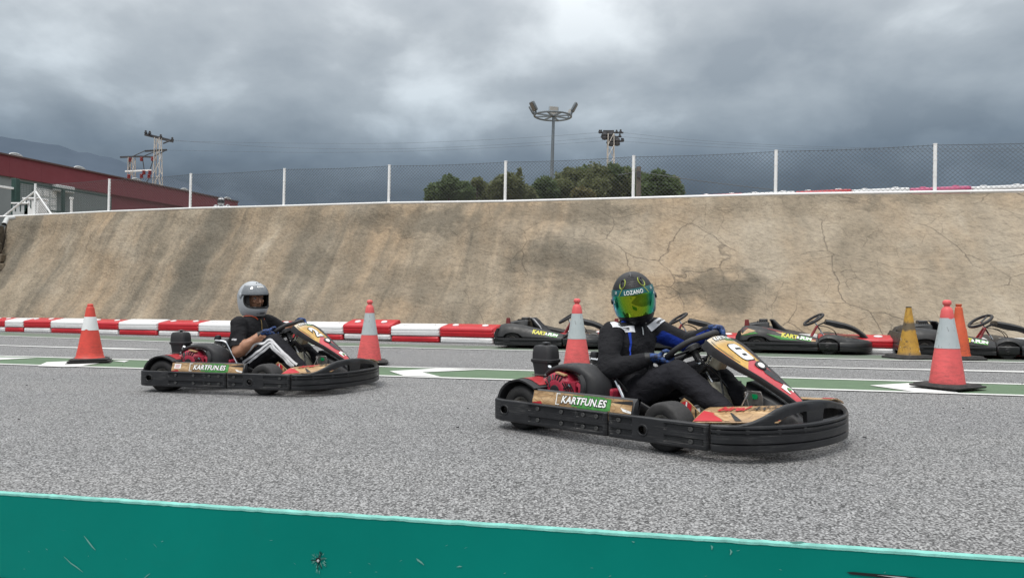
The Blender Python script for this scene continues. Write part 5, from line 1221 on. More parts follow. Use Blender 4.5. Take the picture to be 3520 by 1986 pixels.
    for a in (R(90), R(-90), R(180)):
        q = MB(); q.prism([(-.024, .03), (.024, .03), (.015, .155), (-.015, .155)], .006, lambda u, v, w: wp_(a, v, w - .02) + (wt * (-math.sin(a + st_a)) - Vector((0, 1, 0)) * math.cos(a + st_a)) * u); q.build('spoke', m_black, stw)
    q = MB(); q.lathe([(.05, -.03), (.05, 0), (.035, .008), (.001, .01)], Matrix.Translation(C_) @ wn_.to_track_quat('Z', 'Y').to_matrix().to_4x4(), 20); q.build('wheel_hub', m_black, stw)
    for i in range(6): a = R(60 * i); q = MB(); q.lathe([(.006, 0), (.006, .004), (.001, .005)], Matrix.Translation(wp_(a, .038, -.002)) @ wn_.to_track_quat('Z', 'Y').to_matrix().to_4x4(), 8); q.build('hub_bolt', m_chrome, stw)
    q = MB(); q.prism([(.735, .10), (.835, .10), (.838, .27), (.825, .302), (.745, .302), (.728, .27)], .006, lambda u, v, w: (u, -.13 - w, v)); pg = q.build('pedal_plate', m_steel, k, bevel=.003)
    q = MB(); q.prism([(.782 + a, .272 + b_) for a, b_ in rrect(.056, .026, .011, 4)], .004, lambda u, v, w: (u, -.137 - w, v)); q.build('plate_reflector', m_refg, pg)
    for hx_, hz_ in ((.765, .215), (.80, .215)): q = MB(); q.prism([(hx_ + a, hz_ + b_) for a, b_ in rrect(.016, .028, .007, 3)], .002, lambda u, v, w: (u, -.1365 - w, v)); q.build('plate_hole', m_pk, pg, smooth=0)
    for y in (-.16, .16):
        q = MB(); q.box((.785, y, .225), (.012, .10, .16), Matrix.Rotation(R(-14), 3, 'Y')); pd = q.build('pedal', m_steel, k, bevel=.006)
        q = MB(); q.box((.768, y, .285), (.008, .055, .022), Matrix.Rotation(R(-14), 3, 'Y')); q.build('pedal_reflector', m_refg, pd, bevel=.004)
        for zz in (.19, .215): q = MB(); q.lathe([(.012, 0), (.012, .002), (.001, .002)], Matrix.Translation((.772, y, zz)) @ Matrix.Rotation(R(-90), 4, 'Y'), 10); q.build('pedal_hole', m_pk, pd)
        q = MB(); q.tube([(.74, y - .05, .20), (.79, y - .05, .30)], .006, 6); q.build('pedal_rod', m_chrome, pd)
    return k, dict(wp=wp_, wn=wn_, C=C_, wt=wt)
K6, W6 = kart((.834, 4.684), -42.4, '6', 'leading black and red kart with a 6 on its yellow front panel', steer=-.15)
K2, W2 = kart((-2.42, 6.93), -14.6, '2', 'following black and red kart with a 2 on its yellow front panel', steer=-.13, wood=m_wood, box_deco=1)
# ------------------------------------------------------------------ drivers
def remesh(q, voxel, smooth=5, fac=.5):
    """fuse overlapping closed shapes into one continuous surface"""
    me = q.mesh('fused'); ob = bpy.data.objects.new('fused', me); COL.objects.link(ob)
    r_ = ob.modifiers.new('r', 'REMESH'); r_.mode = 'VOXEL'; r_.voxel_size = voxel
    if smooth: s_ = ob.modifiers.new('s', 'SMOOTH'); s_.iterations = smooth; s_.factor = fac
    bpy.context.view_layer.update(); dg = bpy.context.evaluated_depsgraph_get()
    out_ = bpy.data.meshes.new_from_object(ob.evaluated_get(dg), depsgraph=dg); bpy.data.objects.remove(ob); bpy.data.meshes.remove(me); out_.materials.clear(); return out_
def limb(q, P, r, n=14): q.tube(P, r, n); [ball(q, p, r_) for p, r_ in zip(P, r)]
def ball(q, c, r, s=(1, 1, 1), n=12):
    c = Vector(c); rings = []
    for i in range(1, n):
        a = math.pi * i / n; rings.append([c + Vector((s[0] * r * math.sin(a) * math.cos(b), s[1] * r * math.sin(a) * math.sin(b), s[2] * r * math.cos(a))) for b in [2 * math.pi * j / 14 for j in range(14)]])
    q.loft(rings)
def segd(p, a, b):
    ab = b - a; t = max(0, min(1, (p - a).dot(ab) / max(1e-9, ab.length_squared))); return (p - a - ab * t).length
def fabric(name, a, b_, scale=30):
    t = NT(name); o = t.co.outputs['Object']; n = t.noise(o, 6, 5, .6, .5); w = t.noise(o, scale * 9, 2, .5); f = t.noise(t.mapping(o, (1, 1, 1.6)), 13, 4, .55, 1.2)
    c = t.mix(t.ramp(n, [(.3, 0.0), (.7, 1.0)]), a, b_)
    return t.fin(c, .85, t.bump(f, .55, .02, t.bump(w, .25, .002)), spec=.25)
m_suit = fabric('black_suit_cloth', (.009, .009, .011), (.017, .017, .020)); m_blue = fabric('blue_suit_cloth', (.010, .035, .30), (.016, .06, .42))
def two_tone():
    t = NT('black_and_blue_suit_cloth'); o = t.co.outputs['Object']; at_ = t.new('ShaderNodeAttribute'); at_.attribute_name = 'tint'
    n = t.noise(o, 6, 5, .6, .5); f = t.noise(t.mapping(o, (1, 1, 1.6)), 13, 4, .55, 1.2); w = t.noise(o, 270, 2, .5)
    k = t.ramp(at_.outputs['Fac'], [(.48, 0.0), (.52, 1.0)])
    c = t.mix(k, t.mix(n, (.009, .009, .011), (.017, .017, .020)), t.mix(n, (.008, .028, .24), (.012, .045, .33)))
    return t.fin(c, .85, t.bump(f, .55, .02, t.bump(w, .25, .002)), spec=.25)
m_two = two_tone(); m_trou = fabric('black_trouser_cloth', (.010, .010, .013), (.019, .019, .024)); m_tee = fabric('black_sport_shirt', (.009, .009, .011), (.016, .016, .018))
m_skin = M('tanned_skin', (.36, .18, .11), .5, var=.14, vs=14, bump=.1, bs=200)
m_shoe = M('dark_shoe', (.03, .029, .028), .7, var=.3)
def glove_mat():
    t = NT('blue_black_glove'); o = t.co.outputs['Object']; n = t.noise(o, 55, 4, .6, .8)
    return t.fin(t.ramp(n, [(.38, (.008, .010, .022)), (.48, (.010, .02, .065)), (.56, (.022, .075, .26)), (.66, (.010, .02, .07)), (.74, (.07, .15, .36))]), .65, t.bump(t.noise(o, 120, 3), .3, .003))
m_glove = glove_mat()
def make_glove(root, G_, T_, o_, wn_, wrist, name='glove'):
    """hand closed round the wheel rim at G_: palm, four unequal bent fingers and a thumb, fused into one glove"""
    q = MB()
    def P(phi, r_, t_): a = R(phi); t_ *= 1.18; return G_ + wn_ * (math.cos(a) * r_) + o_ * (math.sin(a) * r_) + T_ * t_
    pc = P(58, .040, 0); q.tube([P(100, .034, 0), P(75, .040, 0), pc.lerp(wrist, .45), wrist], [.024, .029, .028, .029], 14, up=tuple(T_), sq=1.8)
    for t_, rad, ext in ((-.034, .0118, 275), (-.011, .0126, 300), (.013, .0124, 292), (.035, .0110, 262)):
        A_ = lin(88, ext, 9); q.tube([P(a, .0305 + .004 * math.sin((a - 88) / (ext - 88) * math.pi), t_ + .003 * (a - 90) / 200) for a in A_], [rad * (1.06 - .22 * i / 9) * (1.08 if i in (2, 5) else 1) for i in range(10)], 9)
        ball(q, P(ext, .030, t_ + .003), rad * .82); ball(q, P(104, .034, t_), rad * 1.22)
    th = [P(48, .042, -.03), P(20, .036, -.046), P(-15, .032, -.05), P(-52, .030, -.04)]
    q.tube(th, [.0135, .0125, .0115, .0095], 9); ball(q, th[-1], .0095); ball(q, th[0], .0145)
    me = remesh(q, .0042, 3); g_ = mkobj(name, me, m_glove, root, smooth=180)
    d_ = (wrist - pc).normalized(); q = MB(); q.tube([wrist - d_ * .012, wrist + d_ * .03], [.034, .038], 14, up=tuple(T_), sq=1.15); q.build('cuff', m_pk, g_)
    q = MB(); cpt = P(60, .0665, 0); q.box(pc.lerp(wrist, .3) + (wn_ * .3 + o_ * .7).normalized() * .026, (.022, .012, .006), Matrix((T_, d_, T_.cross(d_))).transposed()); q.build('glove_badge', m_pw, g_)
    return g_
def person(kartroot, label, J, mats, W, tilt=0, voxel=.0125, group=None):
    """J: joints in the kart's frame. One continuous body; gloves, helmet and trims are its children"""
    o = empty('person', kartroot.location, kartroot.rotation_euler.z); tag(o, label, 'person', group)
    V_ = {k: Vector(v) for k, v in J.items() if not isinstance(v, float)}
    q = MB()
    sp = [(V_['pelvis'], .172, .13), (V_['pelvis'].lerp(V_['waist'], .5), .180, .142), (V_['waist'], .178, .142), (V_['waist'].lerp(V_['chest'], .5), .186, .142), (V_['chest'], .198, .138), (V_['chest'].lerp(V_['upper'], .6), .196, .122), (V_['upper'], .175, .098), (V_['upper'].lerp(V_['neck'], .6), .115, .08), (V_['neck'], .072, .07), (V_['head'] - Vector((0, 0, .05)), .058, .06)]
    shd = (V_['shL'] - V_['shR']).normalized(); hp = (V_['hipL'] - V_['hipR']).normalized()
    rings = []
    for i, (c, w_, d_) in enumerate(sp):
        sd_ = hp.lerp(shd, min(1, i / 5)).normalized(); a = sp[max(i - 1, 0)][0]; b_ = sp[min(i + 1, len(sp) - 1)][0]; t_ = (b_ - a).normalized(); sd_ = (sd_ - t_ * sd_.dot(t_)).normalized(); fw = sd_.cross(t_)
        rings.append([c + sd_ * (math.copysign(abs(math.cos(x)) ** .8, math.cos(x)) * w_) + fw * (math.copysign(abs(math.sin(x)) ** .8, math.sin(x)) * d_) for x in [2 * math.pi * j / 22 for j in range(22)]])
    q.loft(rings); ball(q, V_['pelvis'], .135, (1, 1.2, .9)); ball(q, V_['head'], .098, (1.05, .80, 1.15))
    segs = []
    for s_ in 'RL':
        sh, el, wr = V_['sh' + s_], V_['el' + s_], V_['wr' + s_]; k_ = J.get('arm', 1.0)
        limb(q, [sh, sh.lerp(el, .35), sh.lerp(el, .75), el], [.076, .071 * k_, .063 * k_, .058 * k_]); limb(q, [el, el.lerp(wr, .3), el.lerp(wr, .7), wr], [.058 * k_, .059 * k_, .049 * k_, .039])
        hi, kn, an, to = V_['hip' + s_], V_['kn' + s_], V_['an' + s_], V_['to' + s_]
        limb(q, [hi, hi.lerp(kn, .4), hi.lerp(kn, .8), kn], [.105, .100, .086, .077]); limb(q, [kn, kn.lerp(an, .3), kn.lerp(an, .7), an], [.077, .076, .066, .058])
        ft = (to - an); limb(q, [an + Vector((-.02, 0, -.02)), an + ft * .5, to], [.040, .042, .034]); ball(q, an + Vector((-.035, 0, -.025)), .036)
        segs += [('upper_arm' + s_, sh, el, .06), ('forearm' + s_, el, wr, .045), ('thigh', hi, kn, .08), ('calf', kn, an, .06), ('foot', an + ft * .18, to, .04)]
    segs += [('torso', V_['pelvis'] + Vector((0, 0, .12)), V_['upper'], .13), ('neckseg', V_['neck'], V_['head'], .06), ('hips', V_['hipR'], V_['hipL'], .11)]
    me = remesh(q, voxel, 4)
    me.update()
    NRM = [v.normal.copy() for v in me.vertices]
    for v, n_ in zip(me.vertices, NRM):   # folds in the cloth
        p = v.co.copy(); f = noise.noise(Vector((p.x * 14, p.y * 14, p.z * 20)) + Vector((tilt, 0, 0))) + .6 * noise.noise(p * 34)
        if (p - V_['head']).length > .14: v.co = p + n_ * (.0052 * f + .006 * noise.noise(Vector((p.x * 7, p.y * 7, p.z * 16))))
    me.update()
    order = list(mats.keys()); names = []
    uniq = []
    for m in mats.values():
        if not callable(m) and m not in uniq: uniq.append(m)
    b_o = mkobj('body', me, uniq, o, smooth=180)
    for pl in me.polygons:
        c = pl.center; best = min(segs, key=lambda s: segd(c, s[1], s[2]) / s[3]); key = best[0]
        if key.startswith('upper_arm') and 'sleeve_end' in J:
            t_ = (c - best[1]).dot(best[2] - best[1]) / (best[2] - best[1]).length_squared
            if t_ > J['sleeve_end']: key = 'forearm' + key[-1]
        m = mats.get(key) or mats.get(key[:-1]) or mats['torso']
        if callable(m): m = m(c)
        pl.material_index = uniq.index(m) if m in uniq else 0
    bv = BVHTree.FromPolygons([v.co.copy() for v in me.vertices], [tuple(p.vertices) for p in me.polygons])
    return o, V_, bv, b_o
def strip(o, bv, P, w, mat, name, off=.004, step=.012, side=None, taper=False):
    """trim laid on the body: a ribbon through P, w wide, pressed to the surface"""
    pts = catmull(P, step); q = MB(); hit = []
    for p in pts: h = bv.find_nearest(p); hit.append((h[0], h[1]))
    n = len(hit)
    for _ in range(6): hit = [(sum((hit[min(max(i + d, 0), n - 1)][0] for d in (-1, 0, 1)), Vector()) / 3 if 0 < i < n - 1 else hit[i][0], sum((hit[min(max(i + d, 0), n - 1)][1] for d in (-2, -1, 0, 1, 2)), Vector()).normalized()) for i in range(n)]
    for i, (c, nr) in enumerate(hit):
        t_ = (hit[min(i + 1, n - 1)][0] - hit[max(i - 1, 0)][0]).normalized(); sd_ = nr.cross(t_).normalized(); ww = w * (1 if not taper else max(.15, 1 - i / n))
        for k_ in (-1, -.33, .33, 1):
            h = bv.find_nearest(c + sd_ * ww / 2 * k_); x_ = c + sd_ * ww / 2 * k_; q.v.append(tuple(x_ + nr * ((h[0] - x_).dot(nr) + off)))
    for i in range(n - 1):
        for j in range(3): q.f.append((i * 4 + j, i * 4 + 4 + j, i * 4 + 5 + j, i * 4 + 1 + j)); q.mi.append(0)
    return q.build(name, mat, o, smooth=180, fix=False)
def on_body(bv, c, u_, v_, off=.006):
    """maps print (u,v) onto the body near c"""
    c, u_, v_ = Vector(c), Vector(u_).normalized(), Vector(v_).normalized()
    def f(u, v): h = bv.find_nearest(c + u_ * u + v_ * v); return h[0] + h[1] * off
    return f
# ---- helmets (own frame: x ahead, y left, z up)
def hpt(az, el, e=0.0):
    a, l_ = R(az), R(el); c = math.cos(l_); f = max(0.0, math.cos(a))
    if el >= 0: p = Vector((.152 * c * math.cos(a), .126 * c * math.sin(a), .148 * math.sin(l_)))
    else:
        k_ = c ** .55; x = .152 * k_ * math.cos(a) + (.022 * f * f * min(1, -math.sin(l_) * 1.8)); p = Vector((x, .126 * k_ * math.sin(a), .182 * math.sin(l_)))
        if math.cos(a) < 0: p.x *= 1 - .10 * min(1, -math.sin(l_))
    return p * (1 + e / .14)
def hframe(V_, az, pitch, roll, off=(0, 0, 0)):
    return Matrix.Translation(V_['head'] + Vector(off)) @ Matrix.Rotation(R(az), 4, 'Z') @ Matrix.Rotation(R(pitch), 4, 'Y') @ Matrix.Rotation(R(roll), 4, 'X') @ Matrix.Scale(1.07, 4)
AZ = lin(-180, 180, 72)
def hshell(name, o, Hm, mat, opening=None, lower=-58):
    q = MB(); els = [lower, lower + 4] + lin(lower + 8, 88, 40)
    sk = (lambda a, e: abs((a) / opening[0]) ** 3 + abs((e - (opening[1] + opening[2]) / 2) / ((opening[2] - opening[1]) / 2)) ** 3 < 1) if opening else None
    q.grid(lambda a, e: Hm @ hpt(a, e), AZ, els, sk); q.grid(lambda a, e: Hm @ hpt(a, e, -.012), AZ, els, sk)
    q.grid(lambda a, e: Hm @ hpt(a, lower, -e), AZ, [0, .004, .012]); q.add([Hm @ hpt(a, 88) for a in AZ[:-1]], [tuple(range(len(AZ) - 1))])
    return q.build(name, mat, o, smooth=60)
def hpatch(q, Hm, a0, a1, e0, e1, e, na=24, ne=10): q.grid(lambda a, l_: Hm @ hpt(a, l_, e), lin(a0, a1, na), lin(e0, e1, ne))
# ================= leading driver
J6 = dict(pelvis=(-.13, 0, .17), waist=(-.145, 0, .31), chest=(-.13, .01, .455), upper=(-.105, .02, .59), neck=(-.10, .025, .665), head=(-.085, .03, .795),
          shR=(-.115, -.19, .59), elR=(-.05, -.325, .375), shL=(-.05, .215, .61), elL=(.13, .33, .51), hipR=(-.08, -.10, .17), hipL=(-.08, .10, .17), knR=(.335, -.17, .375), knL=(.36, .17, .38), anR=(.645, -.19, .185), toR=(.785, -.19, .145), anL=(.66, .06, .20), toL=(.71, .03, .305), arm=1.06)
def grip(W, a):
    G_ = W['wp'](R(a), .168); G2 = W['wp'](R(a) + .05, .168); T_ = (G2 - G_).normalized(); o_ = (G_ - W['C']).normalized(); wn_ = W['wn']; T_ = (T_ - o_ * T_.dot(o_)).normalized(); return G_, T_, o_, wn_
def wrist_of(W, a, el): G_, T_, o_, wn_ = grip(W, a); w_ = G_ + wn_ * .035 + o_ * .035; return w_ + (Vector(el) - w_).normalized() * .055
J6['wrR'] = wrist_of(W6, 112, J6['elR']); J6['wrL'] = wrist_of(W6, -66, J6['elL'])
c_ = Vector(J6['shL']); e_ = Vector(J6['elL'])
mats6 = {'torso': m_suit, 'upper_armR': m_suit, 'forearmR': m_suit, 'upper_armL': m_two, 'forearmL': m_two, 'thigh': m_trou, 'calf': m_trou, 'foot': m_shoe, 'hips': m_trou, 'neckseg': m_suit}
D6, V6, bv6, body6 = person(K6, 'driver in black suit with blue sleeve and mirrored green visor, leading kart', J6, mats6, W6)
ta = body6.data.attributes.new('tint', 'FLOAT', 'POINT')
def tintv(p):
    a1 = (p - c_).dot(e_ - c_) / (e_ - c_).length_squared; w_ = Vector(J6['wrL']); ax = c_.lerp(e_, max(0, min(1, a1))) if a1 < 1 else e_.lerp(w_, max(0, min(1, (p - e_).dot(w_ - e_) / (w_ - e_).length_squared)))
    return .5 + min((ax.z + .012 - p.z) * 8, ((p - c_).length - .085) * 8)
ta.data.foreach_set('value', [max(0, min(1, tintv(v.co))) for v in body6.data.vertices])
for a, el, wr in ((112, 'elR', 'wrR'), (-66, 'elL', 'wrL')):
    G_, T_, o_, wn_ = grip(W6, a); make_glove(D6, G_, T_ * (1 if a > 0 else -1), o_, wn_, Vector(J6[wr]))
m_epau = M('white_shoulder_patch', (.66, .67, .70), .7, var=.06)
for sd_, sh, nm in ((-1, V6['shR'], 'R'), (1, V6['shL'], 'L')):
    inn = V6['neck'] + Vector((.045, sd_ * .075, -.03)); out_ = sh + Vector((.03, sd_ * .045, .055))
    inn2 = inn + Vector((.035, sd_ * .012, -.015))
    ep = strip(D6, bv6, [out_, out_.lerp(inn2, .5) + Vector((.02, 0, .02)), inn2], .046, m_epau, 'shoulder_patch', .005)
    mid = out_.lerp(inn2, .45) + Vector((.02, 0, .02)); u_ = (inn2 - out_).normalized() * (1 if sd_ < 0 else -1); h = bv6.find_nearest(mid); v_ = h[1].cross(u_)
    lettering('lettering', 'sparco', on_body(bv6, mid, u_, v_, .0075), m_blue if False else m_pk, ep, .030, .001, .15, 1.05, sub=1)
strip(D6, bv6, [V6['shR'] + Vector((.09, .075, .02)), V6['shR'] + Vector((.13, .055, -.06)), V6['shR'] + Vector((.14, .02, -.14)), V6['shR'] + Vector((.13, -.005, -.21))], .022, m_blue, 'blue_piping', .004, taper=True)
strip(D6, bv6, [V6['neck'] + Vector((-.02, -.085, -.01)), V6['neck'] + Vector((.03, -.075, .0))], .035, m_blue, 'blue_collar', .005)
nf = V6['neck'] + Vector((.09, -.02, -.035))
strip(D6, bv6, [nf, nf + Vector((.03, -.01, -.05))], .010, m_lightgrey, 'zip', .006)
# helmet with mirrored visor
H6 = hframe(V6, -54, 7, 9, (-.012, .0, .03))
def helmet_black():
    t = NT('matt_black_helmet_print'); o = t.co.outputs['Object']
    n = t.noise(o, 22, 5, .6); return t.fin(t.ramp(n, [(.3, (.007, .007, .008)), (.7, (.014, .014, .016))]), .48, t.bump(t.noise(o, 150, 3), .05, .002), spec=.35)
m_helm = helmet_black(); m_lime = M('lime_print', (.30, .36, .05), .4, var=.3, vs=60); m_hexg = M('grey_print', (.10, .10, .11), .4, var=.3)
def visor_mat():
    t = NT('mirrored_visor'); lw = t.new('ShaderNodeLayerWeight'); lw.inputs[0].default_value = .35
    c = t.ramp(lw.outputs['Facing'], [(.0, (.33, .40, .02)), (.16, (.22, .44, .03)), (.32, (.02, .42, .20)), (.52, (.0, .36, .42)), (.75, (.02, .12, .5))])
    return t.fin(c, .07, None, metal=.92)
m_visor = visor_mat(); m_band = M('teal_visor_band', (.008, .10, .105), .25, var=.12)
hs = hshell('helmet', D6, H6, m_helm)
q = MB(); hpatch(q, H6, -82, 82, -33, 21, .005); vs_ = q.build('visor', m_visor, hs, smooth=180)
q = MB(); hpatch(q, H6, -84, 84, 9, 23, .0068); bnd = q.build('visor_band', m_band, vs_, smooth=180)
def hmap(Hm, a0, e0, up): return lambda u, v: Hm @ hpt(a0 + math.degrees(u / .15), e0 + math.degrees(v / .14), up)
lettering('lettering', 'LOZANO', hmap(H6, 0, 14.5, .0085), m_pw, vs_, .030, .0006, 0, 1.12, sub=1)
lettering('lettering', '13', hmap(H6, -53, 16.5, .0085), m_pw, vs_, .020, .0006); lettering('lettering', '13', hmap(H6, 55, 16.5, .0085), m_pw, vs_, .020, .0006)
lettering('small_lettering', 'S', hmap(H6, -62, -3, .0075), m_pw, vs_, .016, .0008); lettering('small_lettering', 'H', hmap(H6, 64, 4, .0075), m_pw, vs_, .016, .0008)
for a, d_ in ((-37, -5), (37, 5)):
    q = MB(); q.grid(lambda l_, f: H6 @ hpt(a + d_ * -(l_ - 15) / 7 + f, l_, .009), lin(8.5, 23.5, 6), [-1.1, 1.1]); q.build('lime_stripe', m_lime, vs_, smooth=0)
# eye-like air scoops and a honeycomb print on the crown
for sg in (-1, 1):
    cA, cE = sg * 33, 38
    q = MB(); 
    for rr_, ee_ in ((1.0, .0015),): q.add([H6 @ hpt(cA + 12.5 * math.cos(t) * .9 - sg * 2.5 * math.sin(t), cE + 13 * math.sin(t), .0025) for t in lin(0, 6.283, 24)[:-1]] + [H6 @ hpt(cA, cE, .003)], [(i, (i + 1) % 24, 24) for i in range(24)])
    q.build('lime_print', m_lime, hs, smooth=180)
    q = MB(); q.add([H6 @ hpt(cA + sg * 0 + 8.2 * math.cos(t), cE + 1 + 11.5 * math.sin(t), .0045) for t in lin(0, 6.283, 20)[:-1]] + [H6 @ hpt(cA, cE + 1, .007)], [(i, (i + 1) % 20, 20) for i in range(20)]); q.build('print_pupil', m_pk, hs, smooth=180)
    q = MB(); q.tube([H6 @ hpt(cA + 5 * math.cos(t), cE + 2 + 7 * math.sin(t), .009) for t in lin(R(30), R(250), 12)], .0042, 6); q.build('air_scoop', m_black, hs)
q = MB(); n_ = 0
for i in range(-4, 5):
    for j in range(0, 6):
        a_, e_ = i * 5.6 + (2.8 if j % 2 else 0), 29 + j * 6.4
        if abs(a_) > 6 + 17 * math.sin((j + .6) / 6.5 * 3.14): continue
        if random.random() < .22: continue
        ca = 1 / max(.35, math.cos(R(e_))); q.tube([H6 @ hpt(a_ + 3.1 * ca * math.cos(R(60 * t)), e_ + 3.3 * math.sin(R(60 * t)), .001) for t in range(6)], .0006, 3, closed=True)
q.build('honeycomb_print', m_hexg, hs, smooth=0)
q = MB(); q.grid(lambda l_, f: H6 @ hpt(f / max(.2, math.cos(R(l_))), l_, .002), lin(58, 80, 10), [-.7, .7]); q.build('grey_centre_line', m_hexg, hs, smooth=0)
q = MB(); q.grid(lambda a, f: H6 @ hpt(a, -44 - 5 * f, .003), lin(-28, 28, 14), [0, 1]); q.build('chin_vent', m_pk, hs, smooth=60)
for sg in (-1, 1): q = MB(); q.lathe([(.017, -.004), (.017, .005), (.012, .008), (.001, .008)], H6 @ Matrix.Translation(hpt(sg * 86, -4, .004)) @ (Vector((0, sg, 0))).to_track_quat('Z', 'Y').to_matrix().to_4x4(), 16); q.build('visor_pivot', m_black, hs)
q = MB(); q.tube([V6['neck'] + Vector((0, 0, -.01)), V6['neck'] + Vector((.015, 0, .05))], [.085, .078], 20); q.build('neck_collar', m_suit, D6, smooth=60)

# ================= following driver
J2 = dict(pelvis=(-.11, 0, .17), waist=(-.10, 0, .31), chest=(-.05, .01, .45), upper=(-.02, .02, .578), neck=(-.025, .03, .65), head=(-.035, .04, .79),
          shR=(-.03, -.18, .578), elR=(.035, -.285, .335), shL=(.0, .22, .59), elL=(.15, .34, .49), hipR=(-.06, -.10, .17), hipL=(-.06, .10, .17), knR=(.345, -.19, .42), knL=(.36, .17, .38), anR=(.61, -.20, .20), toR=(.75, -.2, .15), anL=(.66, .13, .17), toL=(.745, .13, .27), arm=1.0, sleeve_end=.80)
J2['wrR'] = wrist_of(W2, 82, J2['elR']); J2['wrL'] = wrist_of(W2, -80, J2['elL'])
mats2 = {'torso': m_tee, 'upper_armR': m_tee, 'forearmR': m_skin, 'upper_armL': m_tee, 'forearmL': m_skin, 'thigh': m_trou, 'calf': m_trou, 'foot': m_shoe, 'hips': m_trou, 'neckseg': m_skin}
D2, V2, bv2, body2 = person(K2, 'driver in black shirt and striped trousers with silver open-faced helmet, following kart', J2, mats2, W2, 5)
for a, wr in ((82, 'wrR'), (-80, 'wrL')):
    G_, T_, o_, wn_ = grip(W2, a); make_glove(D2, G_, T_ * (1 if a > 0 else -1), o_, wn_, Vector(J2[wr]))
for s_ in 'RL':   # hems of the short sleeves
    A_, B_ = V2['sh' + s_], V2['el' + s_]; q = MB(); d_ = (B_ - A_).normalized(); q.tube([A_.lerp(B_, .70), A_.lerp(B_, .80), A_.lerp(B_, .86), A_.lerp(B_, .855)], [.068, .0685, .070, .060], 22, caps=False); q.build('sleeve_hem', m_tee, D2, smooth=60)
m_stripe = M('white_stripe_cloth', (.74, .74, .76), .8, var=.05); m_orange = M('orange_piping', (.50, .075, .02), .7); m_gold = M('brass_zip', (.45, .30, .10), .4, metal=.6)
for k_ in (-1, 0, 1):
    up_ = Vector((-.022 * k_, 0, .033 * k_)); up2 = Vector((.031 * k_, 0, .024 * k_))
    strip(D2, bv2, [V2['hipR'].lerp(V2['knR'], .25) + Vector((0, -.12, .0)) + up_, V2['hipR'].lerp(V2['knR'], .6) + Vector((0, -.12, .0)) + up_, V2['hipR'].lerp(V2['knR'], .9) + Vector((0, -.12, .01)) + up_, V2['knR'] + Vector((.01, -.12, .012)) + (up_ + up2) * .5, V2['knR'].lerp(V2['anR'], .15) + Vector((0, -.12, .0)) + up2, V2['knR'].lerp(V2['anR'], .5) + Vector((0, -.12, 0)) + up2, V2['knR'].lerp(V2['anR'], .93) + Vector((0, -.12, 0)) + up2], .0205, m_stripe, 'white_stripe', .0045)
nk = V2['neck']
for sg in (-1, 1): strip(D2, bv2, [nk + Vector((-.05, sg * .09, -.01)), nk + Vector((.02, sg * .095, -.012)), nk + Vector((.07, sg * .05, -.04))], .012, m_orange, 'orange_piping', .006)
zp = nk + Vector((.085, -.01, -.035)); strip(D2, bv2, [zp, zp + Vector((.02, -.01, -.06)), zp + Vector((.035, -.015, -.115))], .007, m_gold, 'zip', .006)
ar = V2['shR'].lerp(V2['elR'], .55) + Vector((0, -.07, 0)); lettering('small_lettering', 'AXIS', on_body(bv2, ar, (.9, -.1, -.1), (0.1, -.1, 1), .005), m_stripe, body2, .028, .0008, .2, sub=1)
m_silver = M('silver_helmet_paint', (.36, .38, .40), .32, var=.08, vs=6, spec=.6)
m_lining = M('black_lining', (.012, .012, .013), .9)
H2 = hframe(V2, -27, 2, 2, (0, 0, .028))
hs = hshell('helmet', D2, H2, m_silver, (69, -28, 19))
q = MB(); edge = [(69 * math.copysign(abs(math.cos(t)) ** (2 / 3), math.cos(t)), -4.5 + 23.5 * math.copysign(abs(math.sin(t)) ** (2 / 3), math.sin(t))) for t in lin(0, 6.2832, 72)[:-1]]
q.tube([H2 @ hpt(a, e, -.004) for a, e in edge], .008, 8, closed=True); q.build('opening_seal', m_lining, hs)
q = MB(); hpatch(q, H2, 48, 180, -50, 60, -.016); hpatch(q, H2, -180, -48, -50, 60, -.016); hpatch(q, H2, -60, 60, -56, -28, -.022); hpatch(q, H2, -60, 60, 19, 40, -.018); q.build('lining', m_lining, hs, smooth=180)
def tint():
    t = NT('smoked_visor'); t.fin((.16, .175, .19), .08, None, spec=.8); t.b.inputs['Alpha'].default_value = .8; return t.m
q = MB(); hpatch(q, H2, -80, 80, 11, 47, .0075); vz = q.build('visor', tint(), hs, smooth=180)
q = MB(); hpatch(q, H2, -80, 80, 10, 12.5, .0085, 24, 2); q.build('visor_edge', m_lining, vz, smooth=180)
q = MB(); hpatch(q, H2, -14, 22, 37, 43, .0085, 8, 2); vst = q.build('visor_sticker', m_pw, vz, smooth=180)
for i in range(5): q = MB(); hpatch(q, H2, -10 + i * 6.5, -6.5 + i * 6.5, 38.5, 41.5, .0095, 2, 2); q.build('sticker_print', m_hexg, vst, smooth=0)
for sg in (-1, 1):
    q = MB(); q.lathe([(.02, -.004), (.02, .006), (.012, .011), (.001, .011)], H2 @ Matrix.Translation(hpt(sg * 84, 10, .004)) @ (Vector((0, sg, 0))).to_track_quat('Z', 'Y').to_matrix().to_4x4(), 16); q.build('visor_pivot', m_silver, hs)
    q = MB(); q.lathe([(.005, 0), (.005, .003), (.001, .003)], H2 @ Matrix.Translation(hpt(sg * 12 + 8, 62, .001)) @ hpt(sg * 12 + 8, 62).to_track_quat('Z', 'Y').to_matrix().to_4x4(), 8); q.build('crown_vent', m_pk, hs)
q = MB(); hpatch(q, H2, -12, 16, -47, -41, .0022, 8, 3); cv = q.build('chin_vent', m_hexg, hs, smooth=180)
q = MB(); hpatch(q, H2, -24, -16, -46, -43, .0022, 3, 2); q.build('chin_print', m_hexg, hs, smooth=180)
